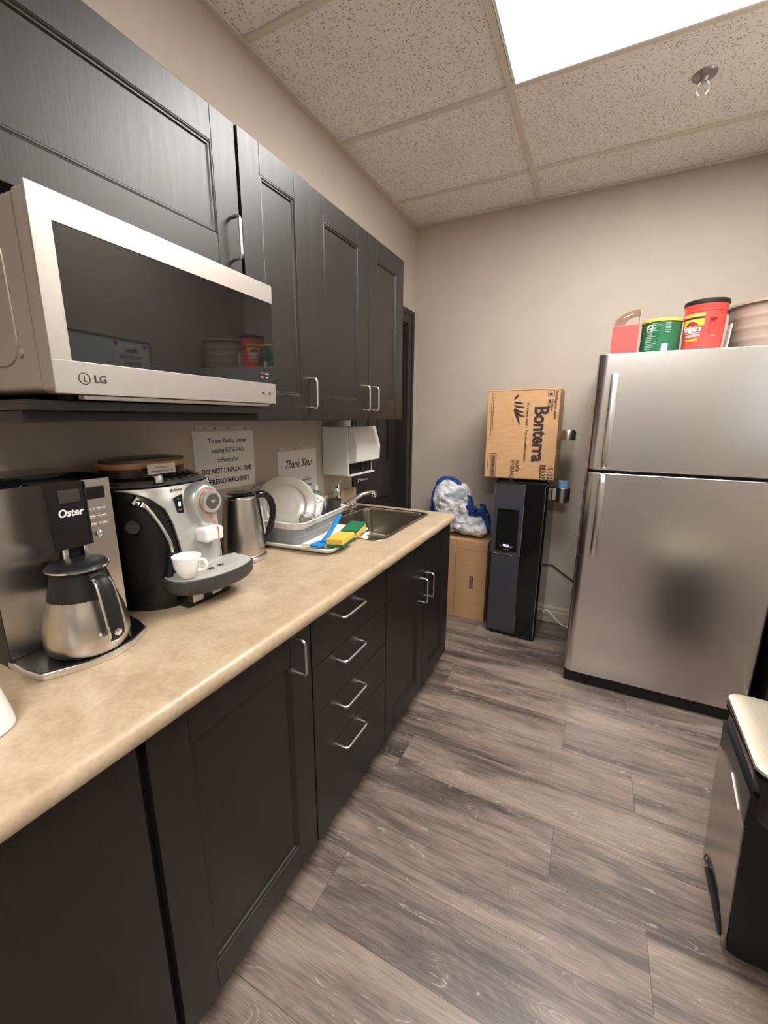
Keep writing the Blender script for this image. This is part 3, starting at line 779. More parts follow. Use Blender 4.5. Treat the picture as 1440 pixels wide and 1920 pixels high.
# ------------------------------------------------------------------ espresso machine
EX, EY = .292, .722
t = thing('espresso_machine', 'silver and black espresso machine with round dial and long drip tray', 'espresso machine', (EX, EY, HC), PI / 2)
HW = .152
def v0(z):      # how far the front leans back with height
    pts = [(0, .006), (.09, .0), (.2, .012), (.28, .022), (.318, .036), (.335, .075), (.345, .14)]
    for (a, b_), (c, d_) in zip(pts, pts[1:]):
        if z <= c: return b_ + (d_ - b_) * (z - a) / (c - a)
    return pts[-1][1]
def fy(x, z, hw=HW): return v0(z) + .085 * abs(x / hw) ** 3.2
def ering(z, hw, e=0.0):
    n = 28
    pts = [(-hw + 2 * hw * i / n, fy(-hw + 2 * hw * i / n, z, hw) + e, z) for i in range(n + 1)]
    return pts + [(hw, .25, z), (hw - .02, .272, z), (-hw + .02, .272, z), (-hw, .25, z)]
bm = new()
loft(bm, [ering(0, .138), ering(.02, .142), ering(.10, .144), ering(.2, .148), ering(.28, .152), ering(.312, .152), ering(.325, .148, .004), ering(.335, .135, .006), ering(.343, .118, .008)])
obj('body', bm, M_BLACK, t, smooth=50)
bm = new()      # dark vented top deck
deck = []
for z, hw, e in ((.3195, .146, -.003), (.3295, .141, .002), (.338, .127, .003), (.3465, .110, .006)):
    deck.append([(-hw + 2 * hw * i / 20, min(fy(-hw + 2 * hw * i / 20, z, hw) + e, .2), z) for i in range(21)])
loft(bm, deck, closed=False)
obj('top_deck', bm, plain('deck grey', (.13, .13, .125), .3), t, smooth=60)
for k in range(6):
    bm = new(); x = -.02 + k * .022; tube(bm, [(x, fy(x, .327) - .001, .3285), (x - .008, fy(x, .338) - .0, .3395)], .0016, 6); obj('deck_rib', bm, M_BLACKM, t)
# silver fascia: boundary taken as left/right x for each height
lf = [(.088, -.036), (.13, -.037), (.169, -.039), (.222, -.046), (.262, -.058), (.29, -.083), (.305, -.105), (.316, -.142)]
def ip(tab, z):
    if z <= tab[0][0]: return tab[0][1]
    for (a, b_), (c, d_) in zip(tab, tab[1:]):
        if z <= c: return b_ + (d_ - b_) * (z - a) / (c - a)
    return tab[-1][1]
rg = [(.088, .095), (.2, .110), (.29, .124), (.316, .128)]
bm = new()
rows = []
zs = [.088 + (.316 - .088) * i / 26 for i in range(27)]
for z in zs:
    a, b_ = ip(lf, z), ip(rg, z)
    rows.append([Vector((a + (b_ - a) * i / 20, fy(a + (b_ - a) * i / 20, z) - .0035, z)) for i in range(21)])
F = [[bm.verts.new(p) for p in r] for r in rows]
B = [[bm.verts.new(p + Vector((0, .004, 0))) for p in r] for r in rows]
for i in range(len(F) - 1):
    for j in range(20): bm.faces.new((F[i][j], F[i][j + 1], F[i + 1][j + 1], F[i + 1][j]))
for i in range(len(F) - 1):
    bm.faces.new((F[i][0], F[i + 1][0], B[i + 1][0], B[i][0])); bm.faces.new((F[i][20], B[i][20], B[i + 1][20], F[i + 1][20]))
for j in range(20):
    bm.faces.new((F[0][j], B[0][j], B[0][j + 1], F[0][j + 1])); bm.faces.new((F[-1][j], F[-1][j + 1], B[-1][j + 1], B[-1][j]))
obj('fascia', bm, M_SILVER, t, smooth=60)
bm = new(); tube(bm, [(ip(rg, z) + .004, fy(ip(rg, z) + .004, z) - .004, z) for z in zs], .003, 8); obj('side_trim', bm, M_CHROME, t)
bm = new(); tube(bm, [(ip(lf, z) - .002, fy(ip(lf, z) - .002, z) - .003, z) for z in zs], .0022, 8); obj('side_trim', bm, M_DGREY, t)
# dial and spout
cx, cz = .046, .268
cy = fy(cx, cz) - .004
bm = new()
rings = []
for y, k in ((.004, 1.0), (-.010, .97), (-.022, .86), (-.028, .70)):
    ring_ = []
    for i in range(36):
        a = 2 * PI * i / 36
        r = .052 * k
        x = r * math.cos(a); z = r * math.sin(a) * (1.0 if math.sin(a) > 0 else 1.65)
        x *= 1.0 if z > 0 else max(.45, 1 + z * 6.0)
        ring_.append((cx + x, cy + y, cz + z))
    rings.append(ring_)
loft(bm, rings, False, True); obj('dial_housing', bm, M_SILVER, t, smooth=50)
bm = new(); lathe(bm, [(.028, 0), (.0315, 0), (.0315, .008), (.030, .011), (.026, .012), (.020, .0105)], 40, M=TR(cx + .006, cy - .030, cz) @ RX(PI / 2)); obj('dial', bm, M_SILVER, t, smooth=40)
bm = new(); lathe(bm, [(.0300, -.003), (.0335, -.003), (.0335, .001), (.0300, .001)], 40, M=TR(cx + .006, cy - .028, cz) @ RX(PI / 2)); obj('dial_ring', bm, M_CORALR, t, smooth=40)
bm = new(); lathe(bm, [(0, .0128), (.020, .0125), (.0215, .011)], 36, M=TR(cx + .006, cy - .030, cz) @ RX(PI / 2)); bt = obj('dial_button', bm, plain('brown grey button', (.09, .075, .065), .35), t, smooth=40)
bm = new(); M_ = TR(cx + .006, cy - .0432, cz)
slab(bm, [(-.007, .004), (.005, .004), (.004, -.001), (.001, -.004), (-.003, -.004), (-.006, -.001)], 'y', -.0004, .0002, M=M_)
lathe(bm, [(.0022, 0), (.0032, 0), (.0032, .0004), (.0022, .0004), (.0022, 0)], 16, M=M_ @ TR(.0065, 0, .0015) @ RX(PI / 2)); obj('cup_icon', bm, M_SILVER, bt)
bm = new(); box(bm, cx - .034, cx + .030, cy - .050, cy + .004, .158, .198, .010, 3)
sp_ = obj('spout', bm, M_WHITEP, t, smooth=50)
bm = new(); box(bm, cx + .007, cx + .010, cy - .0512, cy - .044, .166, .197, .0005); obj('spout_stripe', bm, M_CORALR, sp_, smooth=0)
bm = new(); tube(bm, [(cx + .006, cy - .030, .236), (cx + .007, cy - .036, .20)], .0015, 6); obj('drip_line', bm, M_CORALR, t)
yy = fy(-.022, .268)
bm = new(); slab(bm, [(-.034, .288), (-.012, .294), (-.012, .244), (-.030, .248)], 'y', yy - .0065, yy - .001); dp = obj('display', bm, M_BLACKG, t, smooth=0)
for z in (.284, .255):
    bm = new(); text(bm, '==', .010, TR(-.022, yy - .0068, z) @ FACE, thick=.0001); obj('icon', bm, M_SILVER, dp, smooth=0)
bm = new(); text(bm, 'II', .016, TR(-.022, yy - .0068, .270) @ FACE, bold=.03, thick=.0001); obj('icon', bm, M_LCD, dp, smooth=0)
tline(t, '@ Saeco', .0095, TR(-.018, fy(-.018, .305) - .0042, .306) @ RX(-.5) @ FACE, M_BLACKM, bold=.02, thick=.0001)
bm = new(); box(bm, .088, .108, fy(.1, .303) - .0050, fy(.1, .303) - .002, .2985, .3075, .0005); bd = obj('badge', bm, M_BLACKM, t, smooth=0)
tline(bd, 'Odea', .0055, TR(.098, fy(.1, .303) - .0052, .303) @ FACE, M_SILVER, thick=.0001)
# steam knob, wand, side button
bm = new(); lathe(bm, [(0, 0), (.014, 0), (.0135, .016), (.011, .019), (0, .019)], 24, M=TR(-.050, .050, .328)); obj('steam_knob', bm, M_CHROME, t)
bm = new(); lathe(bm, [(0, 0), (.016, 0), (.016, .003), (0, .003)], 28, M=TR(-.128, .050, .228) @ RZ(-.95) @ RX(PI / 2)); obj('side_button', bm, M_DGREY, t)
wp = [(-.120, .045, .292), (-.106, .024, .276), (-.088, .008, .232), (-.074, -.002, .186), (-.070, -.004, .150)]
bm = new(); tube(bm, wp, [.007, .0055, .005, .005, .005], 12, 6)
lathe(bm, [(0, -.012), (.008, -.010), (.0085, .010), (0, .012)], 16, M=TR(*wp[0]) @ RY(.8)); lathe(bm, [(0, -.008), (.010, -.006), (.010, .004), (0, .006)], 16, M=TR(-.110, .030, .281) @ RY(.6)); obj('steam_pipe', bm, M_CHROME, t)
bm = new(); tube(bm, [(-.071, -.004, .155), (-.079, -.004, .115), (-.092, -.002, .070)], [.0095, .0085, .0075], 12, 4)
lathe(bm, [(.0, -.004), (.014, -.003), (.012, .004), (0, .005)], 20, M=TR(-.071, -.004, .150)); obj('steam_nozzle', bm, M_BLACKM, t)
# drip tray
tray = [(-.100, .010), (-.106, -.022), (-.098, -.052), (-.070, -.078), (-.025, -.097), (.020, -.104), (.065, -.103), (.105, -.094), (.130, -.078), (.139, -.050), (.138, -.020), (.120, .010)]
tc_ = smooth_path([(x, y, 0) for x, y in tray + tray[:1]], 4)[:-1]
def toff(k, z): return [(.018 + (p.x - .018) * k, -.045 + (p.y + .045) * k, z) for p in tc_]
bm = new(); loft(bm, [toff(.86, .050), toff(.97, .060), toff(1.0, .074), toff(1.0, .088), toff(.97, .091)]); obj('drip_tray', bm, M_DGREY, t, smooth=50)
bm = new(); loft(bm, [toff(.935, .0905), toff(.935, .0935), toff(.92, .0945)]); gr = obj('drip_grill', bm, plain('grill base', (.50, .50, .47), .4, .3), t, smooth=50)
for k in range(9):
    y = -.018 - k * .0075; L0 = -.075 + k * .004
    bm = new(); box(bm, L0, .118 - k * .004, y, y + .0030, .0935, .0968, .0008); obj('grill_bar', bm, M_SILVER, gr, smooth=0)
for x in (.002, .035):
    bm = new(); lathe(bm, [(0, .0973), (.008, .0973), (.008, .094)], 18, c=(x, -.052), sx=1.2); obj('float_plug', bm, plain('brown plug', (.08, .05, .035), .5), gr)
bm = new(); box(bm, -.060, .080, -.030, .01, .001, .055, .004); ft = obj('drip_tray_support', bm, M_BLACK, t, smooth=30)
for x0 in (-.045, .018):
    bm = new(); box(bm, x0, x0 + .032, -.0308, -.0295, .012, .046); obj('sticker', bm, M_PAPER, ft, smooth=0)
# bean hopper
def rr_ring(k, z, cx_=-.012, cy_=.158, a=.112, b_=.062):
    return [(cx_ + a * k * math.copysign(abs(math.cos(q_)) ** .7, math.cos(q_)), cy_ + b_ * k * math.copysign(abs(math.sin(q_)) ** .7, math.sin(q_)), z) for q_ in [2 * PI * i / 40 for i in range(40)]]
bm = new(); loft(bm, [rr_ring(.93, .338), rr_ring(.95, .360)]); obj('bean_hopper', bm, M_BEANS, t, smooth=50)
bm = new(); loft(bm, [rr_ring(.99, .360), rr_ring(1.02, .364), rr_ring(1.02, .371), rr_ring(.99, .375)]); hl = obj('hopper_rim', bm, M_BRASSW, t, smooth=50)
bm = new(); loft(bm, [rr_ring(.97, .3752), rr_ring(.95, .382), rr_ring(.7, .386)]); obj('hopper_lid', bm, M_BEANS, t, smooth=50)
bm = new(); box(bm, -.050, .030, .0855, .0865, .344, .370, M=None); lb = obj('label', bm, M_PAPER, t, smooth=0)
for k, s_ in enumerate(('ESPRESSO BEANS', 'whole beans only please')): tline(lb, s_, .0065 if k else .0055, TR(-.010, .0852, .361 - k * .009) @ FACE, M_INK, thick=.0001)

t = thing('espresso_cup', 'small white espresso cup standing on the drip tray', 'cup', (EX + .050, EY - .066, HC + .0965), .35)
bm = new(); lathe(bm, [(0, 0), (.017, 0), (.019, .003), (.026, .014), (.0315, .030), (.034, .053), (.0345, .056), (.0325, .056), (.030, .034), (.020, .010), (0, .006)], 40); obj('bowl', bm, M_CERAMIC, t, smooth=60)
bm = new(); tube(bm, [(.031, 0, .046), (.046, 0, .048), (.052, 0, .036), (.046, 0, .023), (.029, 0, .020)], [.004, .0042, .0042, .0042, .004], 10, 6); obj('handle', bm, M_CERAMIC, t, smooth=60)

# ------------------------------------------------------------------ kettle
t = thing('electric_kettle', 'brushed steel electric kettle with black loop handle behind the espresso machine', 'kettle', (.148, 1.030, HC), math.radians(72))
bm = new(); lathe(bm, [(0, 0), (.076, 0), (.079, .003), (.079, .014), (.074, .018), (0, .018)], 48); obj('power_base', bm, M_NICKEL, t, smooth=40)
bm = new(); lathe(bm, [(0, .019), (.070, .019), (.0735, .024), (.073, .05), (.067, .11), (.059, .175), (.0535, .215), (.0525, .222), (.049, .224), (0, .224)], 56); obj('body', bm, M_STEEL, t, smooth=50)
bm = new(); lathe(bm, [(.0535, .219), (.056, .222), (.056, .229), (.050, .234), (.030, .236), (0, .236)], 48); kl = obj('lid', bm, M_CHROME, t, smooth=50)
bm = new(); lathe(bm, [(.046, .2342), (.040, .2375), (.034, .2385), (0, .2385)], 40); obj('lid_cap', bm, M_BLACKG, kl, smooth=50)
kp = [(.046, 0, .212), (.078, 0, .222), (.108, 0, .208), (.124, 0, .168), (.118, 0, .118), (.098, 0, .072), (.070, 0, .032)]
P = smooth_path(kp, 6); rings = []
for i, p in enumerate(P):
    tt = (P[min(i + 1, len(P) - 1)] - P[max(i - 1, 0)]).normalized(); nn = Vector((0, 1, 0)); bb = tt.cross(nn)
    f_ = i / (len(P) - 1)
    rings.append([p + nn * (.013 * math.cos(a)) + bb * ((.0135 - .004 * f_) * math.sin(a)) for a in [2 * PI * k / 16 for k in range(16)]])
bm = new(); loft(bm, rings); obj('handle', bm, M_BLACKG, t, smooth=50)
bm = new(); slab(bm, [(.052, .215), (.066, .205), (.080, .10), (.082, .045), (.070, .028), (.066, .03)], 'y', -.012, .012); hk = obj('spine', bm, M_BLACKM, t, smooth=30)
bm = new(); slab(bm, [(.067, .185), (.0745, .180), (.0835, .09), (.0800, .075)], 'y', -.0135, .0135); obj('water_window', bm, plain('frosted window', (.45, .44, .40), .3), t, smooth=30)

# ------------------------------------------------------------------ white travel cup at the left edge
t = thing('white_jar', 'white jar with clear glass shoulder at the left edge of the counter', 'jar', (.400, .213, HC))
bm = new(); lathe(bm, [(0, 0), (.042, 0), (.045, .003), (.043, .02), (.033, .075), (.031, .08), (0, .08)], 44); obj('body', bm, M_CERAMIC, t, smooth=50)
bm = new(); lathe(bm, [(.031, .0805), (.029, .095), (.024, .13), (.024, .15), (.021, .15), (.021, .13), (.027, .095), (.029, .0805)], 36); obj('glass_shoulder', bm, M_GLASS, t, smooth=50)
bm = new(); lathe(bm, [(0, .1505), (.026, .1505), (.026, .165), (0, .168)], 32); obj('lid', bm, M_WHITEP, t, smooth=40)

# ------------------------------------------------------------------ drying tray, dish rack and what is in them
RA = .10
def rackpt(x, y, z=0): return Vector((.218 + x * math.cos(RA) - y * math.sin(RA), 1.338 + x * math.sin(RA) + y * math.cos(RA), z))
t = thing('drying_tray', 'shallow white plastic drying tray overlapping the sink edge', 'tray', (.218, 1.338, HC + .0045), RA)
TX, TY = .186, .176
bm = new()
def rg_(o, z, r, ax=TX, ay=TY): return [(x, y, z) for x, y in rrect(-ax + o, ax - o, -ay + o, ay - o, r, 6)]
loft(bm, [rg_(.016, 0, .02), rg_(.006, .006, .024), rg_(.0, .016, .028), rg_(.0, .0185, .028), rg_(.006, .0185, .024), rg_(.012, .010, .02), rg_(.020, .004, .018)])
obj('tray', bm, M_RACK, t, smooth=50)
RC = rackpt(-.068, .048)
t = thing('dish_rack', 'collapsible white and grey dish rack standing on the drying tray', 'dish rack', (RC.x, RC.y, HC + .009), RA)
AX, AY = .108, .192
bm = new(); loft(bm, [rg_(.020, 0, .03, AX, AY), rg_(.016, .010, .034, AX, AY), rg_(.010, .034, .036, AX, AY), rg_(.013, .036, .036, AX, AY), rg_(.008, .066, .038, AX, AY), rg_(.013, .066, .036, AX, AY), rg_(.022, .006, .03, AX, AY)])
obj('folding_wall', bm, M_RACKG, t, smooth=40)
bm = new(); loft(bm, [rg_(.008, .062, .04, AX, AY), rg_(.0, .068, .044, AX, AY), rg_(-.006, .084, .048, AX, AY), rg_(-.012, .088, .052, AX, AY), rg_(-.012, .091, .052, AX, AY), rg_(-.004, .092, .046, AX, AY), rg_(.004, .086, .04, AX, AY), rg_(.012, .062, .036, AX, AY)], False, False)
obj('rim', bm, M_RACK, t, smooth=60)
def plate(label, c, r, n, mat, tilt=0):
    n = Vector(n).normalized()
    q = n.to_track_quat('Z', 'Y')
    o = thing('dinner_plate', label, 'plate', c, 0, 'plates leaning in the dish rack')
    bm = new()
    pr = [(0, 0), (.50, 0), (.53, .02), (.62, .022), (.70, .075), (.94, .105), (.985, .11), (1.0, .125), (.985, .14), (.955, .150), (.93, .135), (.73, .115), (.68, .085), (.62, .055), (.40, .045), (.36, .055), (.33, .045), (0, .043)]
    lathe(bm, [(a * r, b_ * r) for a, b_ in pr], 64, M=q.to_matrix().to_4x4())
    m = obj('plate', bm, mat, None, smooth=50)
    bpy.data.objects.remove(o)
    m.name = 'dinner_plate'; m.location = c
    return tag(m, label, 'plate', 'plates leaning in the dish rack')
NN = (.66, -.66, .34)
pc = Vector((.118, 1.300, HC + .140))
nv = Vector(NN).normalized()
plate('large beige plate standing frontmost in the dish rack', pc, .120, NN, M_PLATE)
plate('beige plate leaning just behind the frontmost plate', pc - nv * .018 + Vector((.004, .004, 0)), .122, NN, M_PLATE)
plate('grey plate leaning furthest left and back in the dish rack', pc - nv * .046 + Vector((-.020, -.050, .002)), .112, (.60, -.71, .36), M_PLATE2)
t = thing('drinking_glass', 'clear drinking glass lying in front of the plates in the rack', 'glass', (.205, 1.330, HC + .060), 0)
bm = new(); Mx = Euler((1.1, .3, .5)).to_matrix().to_4x4(); lathe(bm, [(0, 0), (.026, 0), (.029, .01), (.033, .085), (.0315, .085), (.027, .012), (0, .008)], 32, M=Mx); m = obj('bowl', bm, M_GLASS, t, smooth=50)
def mug(label, loc, rot, r, h, mat, handle=True, group=None, rim=None):
    t = thing('mug', label, 'mug', loc, 0)
    t.rotation_euler = rot
    bm = new(); lathe(bm, [(0, 0), (r * .9, 0), (r, .004), (r, h), (r - .0035, h), (r - .0035, .008), (0, .006)], 36); obj('bowl', bm, mat, t, smooth=40)
    if handle:
        bm = new(); tube(bm, [(r - .002, 0, h * .8), (r + .022, 0, h * .78), (r + .027, 0, h * .5), (r + .02, 0, h * .22), (r - .002, 0, h * .2)], .005, 10, 6); obj('handle', bm, mat, t, smooth=60)
    return t
t = mug('white mug printed with blue and pink marks leaning in the dish rack', (.120, 1.470, HC + .052), (-.75, .35, .6), .038, .10, M_CERAMIC)
for k, (a, z, ma) in enumerate(((-2.0, .03, M_NAVY), (-1.6, .06, M_DGREY), (-1.2, .04, M_CORALR), (-1.75, .08, M_NAVY), (-1.3, .075, M_DGREY))):
    bm = new(); tube(bm, [(.0384 * math.cos(a + .05 * i), .0384 * math.sin(a + .05 * i), z + .004 * math.sin(i * 1.7)) for i in range(7)], .0012, 6); obj('printed_mark', bm, ma, t)
mug('plain white mug lying on its side at the front of the dish rack', (.190, 1.415, HC + .085), (1.15, .2, -.9), .037, .085, M_CERAMIC)
mug('dark grey cup standing at the far end of the dish rack', (.185, 1.552, HC + .042), (0.0, .06, 2.2), .034, .085, M_DGREY, handle=False)

# dish brush
t = thing('dish_brush', 'blue handled dish brush with white bristles on the drying tray', 'brush', (.352, 1.226, HC + .034), 0)
bm = new(); tube(bm, [(.010, -.02, .002), (-.004, .03, .010), (-.03, .11, .024), (-.05, .17, .040), (-.062, .215, .050)], [.011, .009, .0075, .010, .008], 12, 6, sx=1.3); obj('handle', bm, M_BLUE, t, smooth=60)
bm = new(); box(bm, -.018, .022, -.060, .0, -.004, .006, .004); obj('head', bm, M_BLUE, t, smooth=30)
bm = new()
for i in range(5):
    for j in range(8): tube(bm, [(-.017, -.057 + j * .0075, -.003 + i * .0022), (-.044, -.066 + j * .0085, -.010 + i * .004)], .0026, 5)
o = obj('bristles', bm, M_WHITEP, t); o['kind'] = 'stuff'
# sponges
def sponge(label, loc, rz, rx):
    t = thing('scrub_sponge', label, 'sponge', loc, rz); t.rotation_euler = (rx, 0, rz)
    bm = new(); box(bm, -.034, .034, -.058, .058, 0, .021, .003); obj('foam', bm, M_SPONGE, t, smooth=30)
    bm = new(); box(bm, -.034, .034, -.058, .058, .0212, .030, .0015); obj('scouring_layer', bm, M_SCOUR, t, smooth=30)
    return t
sponge('yellow and green scrub sponge propped on the tray nearest the sink', (.362, 1.435, HC + .0215), .16, .10)
sponge('yellow and green scrub sponge tipped on its side near the tray front', (.398, 1.275, HC + .0545), .10, 0).rotation_euler = (PI, -.05, .14)
t = thing('plastic_card', 'small crumpled clear wrapper by the brush on the tray', 'wrapper', (.300, 1.232, HC + .014), .3)
bm = new(); lathe(bm, [(0, .001), (.02, .000), (.024, .012), (.022, .013), (.018, .003), (0, .003)], 9, sx=1.4); obj('film', bm, M_GLASS, t, smooth=0)

# dish soap behind the rack
t = thing('dish_soap_bottle', 'clear green dish soap bottle with yellow label behind the dish rack', 'soap bottle', (.052, 1.600, HC), PI / 2 - .3)
bm = new(); loft(bm, [[(x, y, z) for x, y in rrect(-a, a, -b_, b_, b_ * .95, 6)] for z, a, b_ in ((0, .034, .020), (.01, .036, .022), (.11, .034, .021), (.135, .026, .018), (.15, .012, .012))]); obj('bottle', bm, M_SOAP, t, smooth=50)
bm = new(); lathe(bm, [(.012, .150), (.013, .152), (.012, .172), (.006, .178), (0, .178)], 20); obj('cap', bm, M_WHITEP, t, smooth=40)
bm = new(); disc(bm, 1, 0, 28, M=TR(0, -.0232, .128 - .02) @ RX(PI / 2) @ Matrix.Diagonal((.028, .012, 1, 1))); lb = obj('label', bm, plain('lime label', (.72, .66, .04), .4), t, smooth=0)
tline(lb, 'D-11', .012, TR(0, -.0236, .108) @ FACE, M_BLUE, bold=.03, thick=.0001)

# ------------------------------------------------------------------ water cooler with cup dispenser
t = thing('water_cooler', 'tall black bottleless water cooler against the back wall', 'water cooler', (.857, 2.546, 0), -.055)
CW, CD, CH = .154, .330, 1.030
bm = new(); loft(bm, [[(x, y, z) for x, y in rrect(-CW + e, CW - e, .004 + e, CD, .022, 4)] for z, e in ((.0, .004), (.03, .0), (1.006, 0), (1.018, .004), (CH, .018))]); obj('body', bm, M_BLACKG, t, smooth=40)
bm = new(); nx0, nx1, nz0, nz1 = -.128, .004, .572, .842
px0, px1 = -.150, .024
box(bm, px0, px1, -.003, .006, .028, .545, .003)
lp = obj('lower_panel', bm, M_CGREY, t, smooth=30)
bm = new()
for a, b_, c, d_ in ((px0, nx0, .552, .992), (nx1, px1, .552, .992), (nx0, nx1, .552, nz0), (nx0, nx1, nz1, .992)): box(bm, a, b_, -.003, .006, c, d_)
obj('upper_panel', bm, M_CGREY, t, smooth=0)
bm = new()
box(bm, nx0, nx1, .002, .005, nz0, nz1); box(bm, nx0, nx0 + .004, -.0026, .006, nz0, nz1); box(bm, nx1 - .004, nx1, -.0026, .006, nz0, nz1); box(bm, nx0, nx1, -.0026, .006, nz1 - .004, nz1)
box(bm, nx0, nx1, -.004, .004, nz0, nz0 + .028, .002)
ni = obj('dispensing_niche', bm, M_BLACK, t, smooth=0)
bm = new(); lathe(bm, [(0, 0), (.046, 0), (.05, .003), (.05, .006), (0, .006)], 32, M=TR(-.062, -.001, nz0 + .030), sy=.35); obj('drip_grate', bm, M_NICKEL, ni)
bm = new(); box(bm, -.080, -.045, -.0045, -.0015, nz0 + .038, nz0 + .044, .001); obj('night_light', bm, M_BLUELED, ni, smooth=0)
bm = new(); box(bm, -.085, -.040, -.0052, -.003, nz0 + .010, nz0 + .014, .0005); obj('nameplate', bm, M_NICKEL, t, smooth=0)
bm = new(); rr_ = rrect(px0 - .002, px1 + .002, .550, .996, .014, 5)
tube(bm, [(x, -.003, z) for x, z in rr_ + rr_[:1]], .0018, 6); obj('silver_trim', bm, M_NICKEL, t)
bm = new(); tube(bm, [(px1 + .002, -.0028, .55), (px1 + .002, -.0028, .03)], .0015, 6); obj('silver_trim', bm, M_NICKEL, t)
bm = new(); tube(bm, [(CW - .012, -.0005, .02), (CW - .012, -.0005, .95), (CW - .016, -.001, .985), (CW - .002, .012, 1.008)], .0022, 8); obj('silver_trim', bm, M_NICKEL, t)
for x in (-.115, -.090):
    bm = new(); lathe(bm, [(0, 0), (.009, 0), (.009, .0015), (0, .0015)], 20, M=TR(x, .018, 1.0130) @ RX(.9), sy=.6); obj('touch_button', bm, M_NICKEL, t)
t = thing('cup_dispenser', 'clear tube cup dispenser with silver ends on the side of the water cooler', 'cup dispenser', (1.079, 2.720, .885))
bm = new(); lathe(bm, [(0, 0), (.040, 0), (.043, .008), (.043, .085), (.040, .088), (.036, .088), (.036, .03), (0, .03)], 36); box(bm, -.058, -.030, -.022, .022, .010, .080, .003); obj('holder', bm, M_NICKEL, t, smooth=40)
bm = new(); lathe(bm, [(.0365, .089), (.0365, .405), (.0350, .405), (.0350, .089)], 36); obj('tube', bm, M_TUBE, t, smooth=60)
bm = new(); lathe(bm, [(.039, .375), (.041, .378), (.041, .418), (.034, .432), (.012, .438), (0, .438)], 36); obj('cap', bm, M_NICKEL, t, smooth=40)
t = thing('paper_cup', 'blue cups stacked at the bottom of the clear tube dispenser', 'cups', (1.079, 2.720, .885))
bm = new(); lathe(bm, [(0, .035), (.028, .035), (.034, .124), (.0348, .126), (.0335, .127), (.031, .122), (.024, .04), (0, .04)], 32); obj('cup', bm, M_CUPBLUE, t, smooth=50)

# carton on top of the cooler
t = thing('cardboard_carton', 'printed brown toilet paper carton resting on top of the water cooler', 'box', (.6385, 2.532, CH + .0005), 0.0)
BW, BH, BD = .396, .512, .29
t.rotation_euler = (0, -.012, -.004)
bm = new(); box(bm, 0, BW, 0, BD, 0, BH, .004); obj('carton', bm, M_KRAFT, t, smooth=30)
bm = new(); box(bm, .004, BW - .004, -.0012, .0, BH - .006, BH - .004); box(bm, .004, BW - .004, -.0012, 0, .004, .006); obj('crease', bm, M_KRAFTD, t, smooth=0)
CWR = RZ(-PI / 2)
def bx(s, size, u, v, align='LEFT', **kw): tline(t, s, size, TR(u * BW, -.0008, v * BH) @ FACE @ CWR, M_INKB, align=align, thick=.0003, **kw)
bx('Bonterra', .106, .760, .815, bold=.032, xs=.84, spacing=.96)
bx('For a better planet  •  Pour une meilleure planète', .0205, .580, .85, xs=.80, bold=.01)
bx('PAPIER', .031, .475, .215, bold=.012, xs=.72); bx('HYGIENIQUE', .031, .408, .215, bold=.012, xs=.72)
bx('61328', .040, .945, .150, bold=.02, xs=.78, spacing=1.15)
bx('Emballages en papier', .0215, .952, .975, xs=.86, bold=.012)
bx('Rouleaux', .021, .905, .885, xs=.84, bold=.012); bx('MEGA', .021, .862, .885, xs=.84, bold=.012)
bx('6', .030, .878, .952, bold=.015)
bx('Bonterra est une marque de commerce - produit du Canada', .0085, .090, .96, bold=.01); bx('Ce carton est fait de fibres recyclées. Conserver au sec, ne pas empiler', .0085, .065, .96, bold=.01)
bx('0 61328 73001 8', .0085, .045, .22, bold=.01)
bm = new()
for a, b_, c, d_ in ((.838, .925, .972, .977), (.838, .925, .915, .920), (.838, .845, .915, .977), (.918, .925, .915, .977)): box(bm, a * BW, b_ * BW, -.0011, 0, c * BH, d_ * BH)
obj('printed_frame', bm, M_INKB, t, smooth=0)
bm = new(); box(bm, .800 * BW, .885 * BW, -.0007, 0, .010 * BH, .172 * BH); nb = obj('number_block', bm, M_INKB, t, smooth=0)
tline(nb, '73001', .040, TR(.843 * BW, -.0012, .162 * BH) @ FACE @ CWR, M_KRAFT, align='LEFT', bold=.012, xs=.80, thick=.0002)
bm = new()
for a, b_, c, d_ in ((.080, .170, .280, .285), (.080, .170, .015, .020), (.080, .086, .015, .285), (.164, .170, .015, .285)): box(bm, a * BW, b_ * BW, -.0011, 0, c * BH, d_ * BH)
random.seed(3); v = .03
while v < .265:
    hh = random.choice((.002, .003, .005)); box(bm, .096 * BW, .152 * BW, -.0011, 0, v * BH, (v + hh) * BH); v += hh + random.choice((.003, .004, .006))
obj('barcode', bm, M_INKB, t, smooth=0)
def leaf(pts):
    bm = new(); slab(bm, [(u * BW, v * BH) for u, v in pts], 'y', -.0011, 0); obj('leaf_mark', bm, M_INKB, t, smooth=0)
def blade(u0, v0_, u1, v1, wd, bend=0.0):
    d = Vector((u1 - u0, v1 - v0_)); n = Vector((-d.y, d.x)).normalized()
    L_, R_ = [], []
    for i in range(9):
        s = i / 8; c = Vector((u0, v0_)) + d * s + n * bend * math.sin(PI * s); k = wd * math.sin(PI * (s * .85 + .15)) ** .8
        L_.append((c.x + n.x * k, c.y + n.y * k)); R_.append((c.x - n.x * k, c.y - n.y * k))
    leaf(L_ + R_[::-1][1:] if False else L_ + R_[::-1])
blade(.385, .895, .450, .945, .014); blade(.385, .862, .520, .848, .012, -.004); blade(.385, .828, .535, .806, .012, -.008); blade(.392, .795, .535, .750, .012, -.012); blade(.400, .770, .545, .706, .013, -.016)
blade(.388, .785, .480, .605, .018, .006); blade(.375, .675, .392, .635, .006)

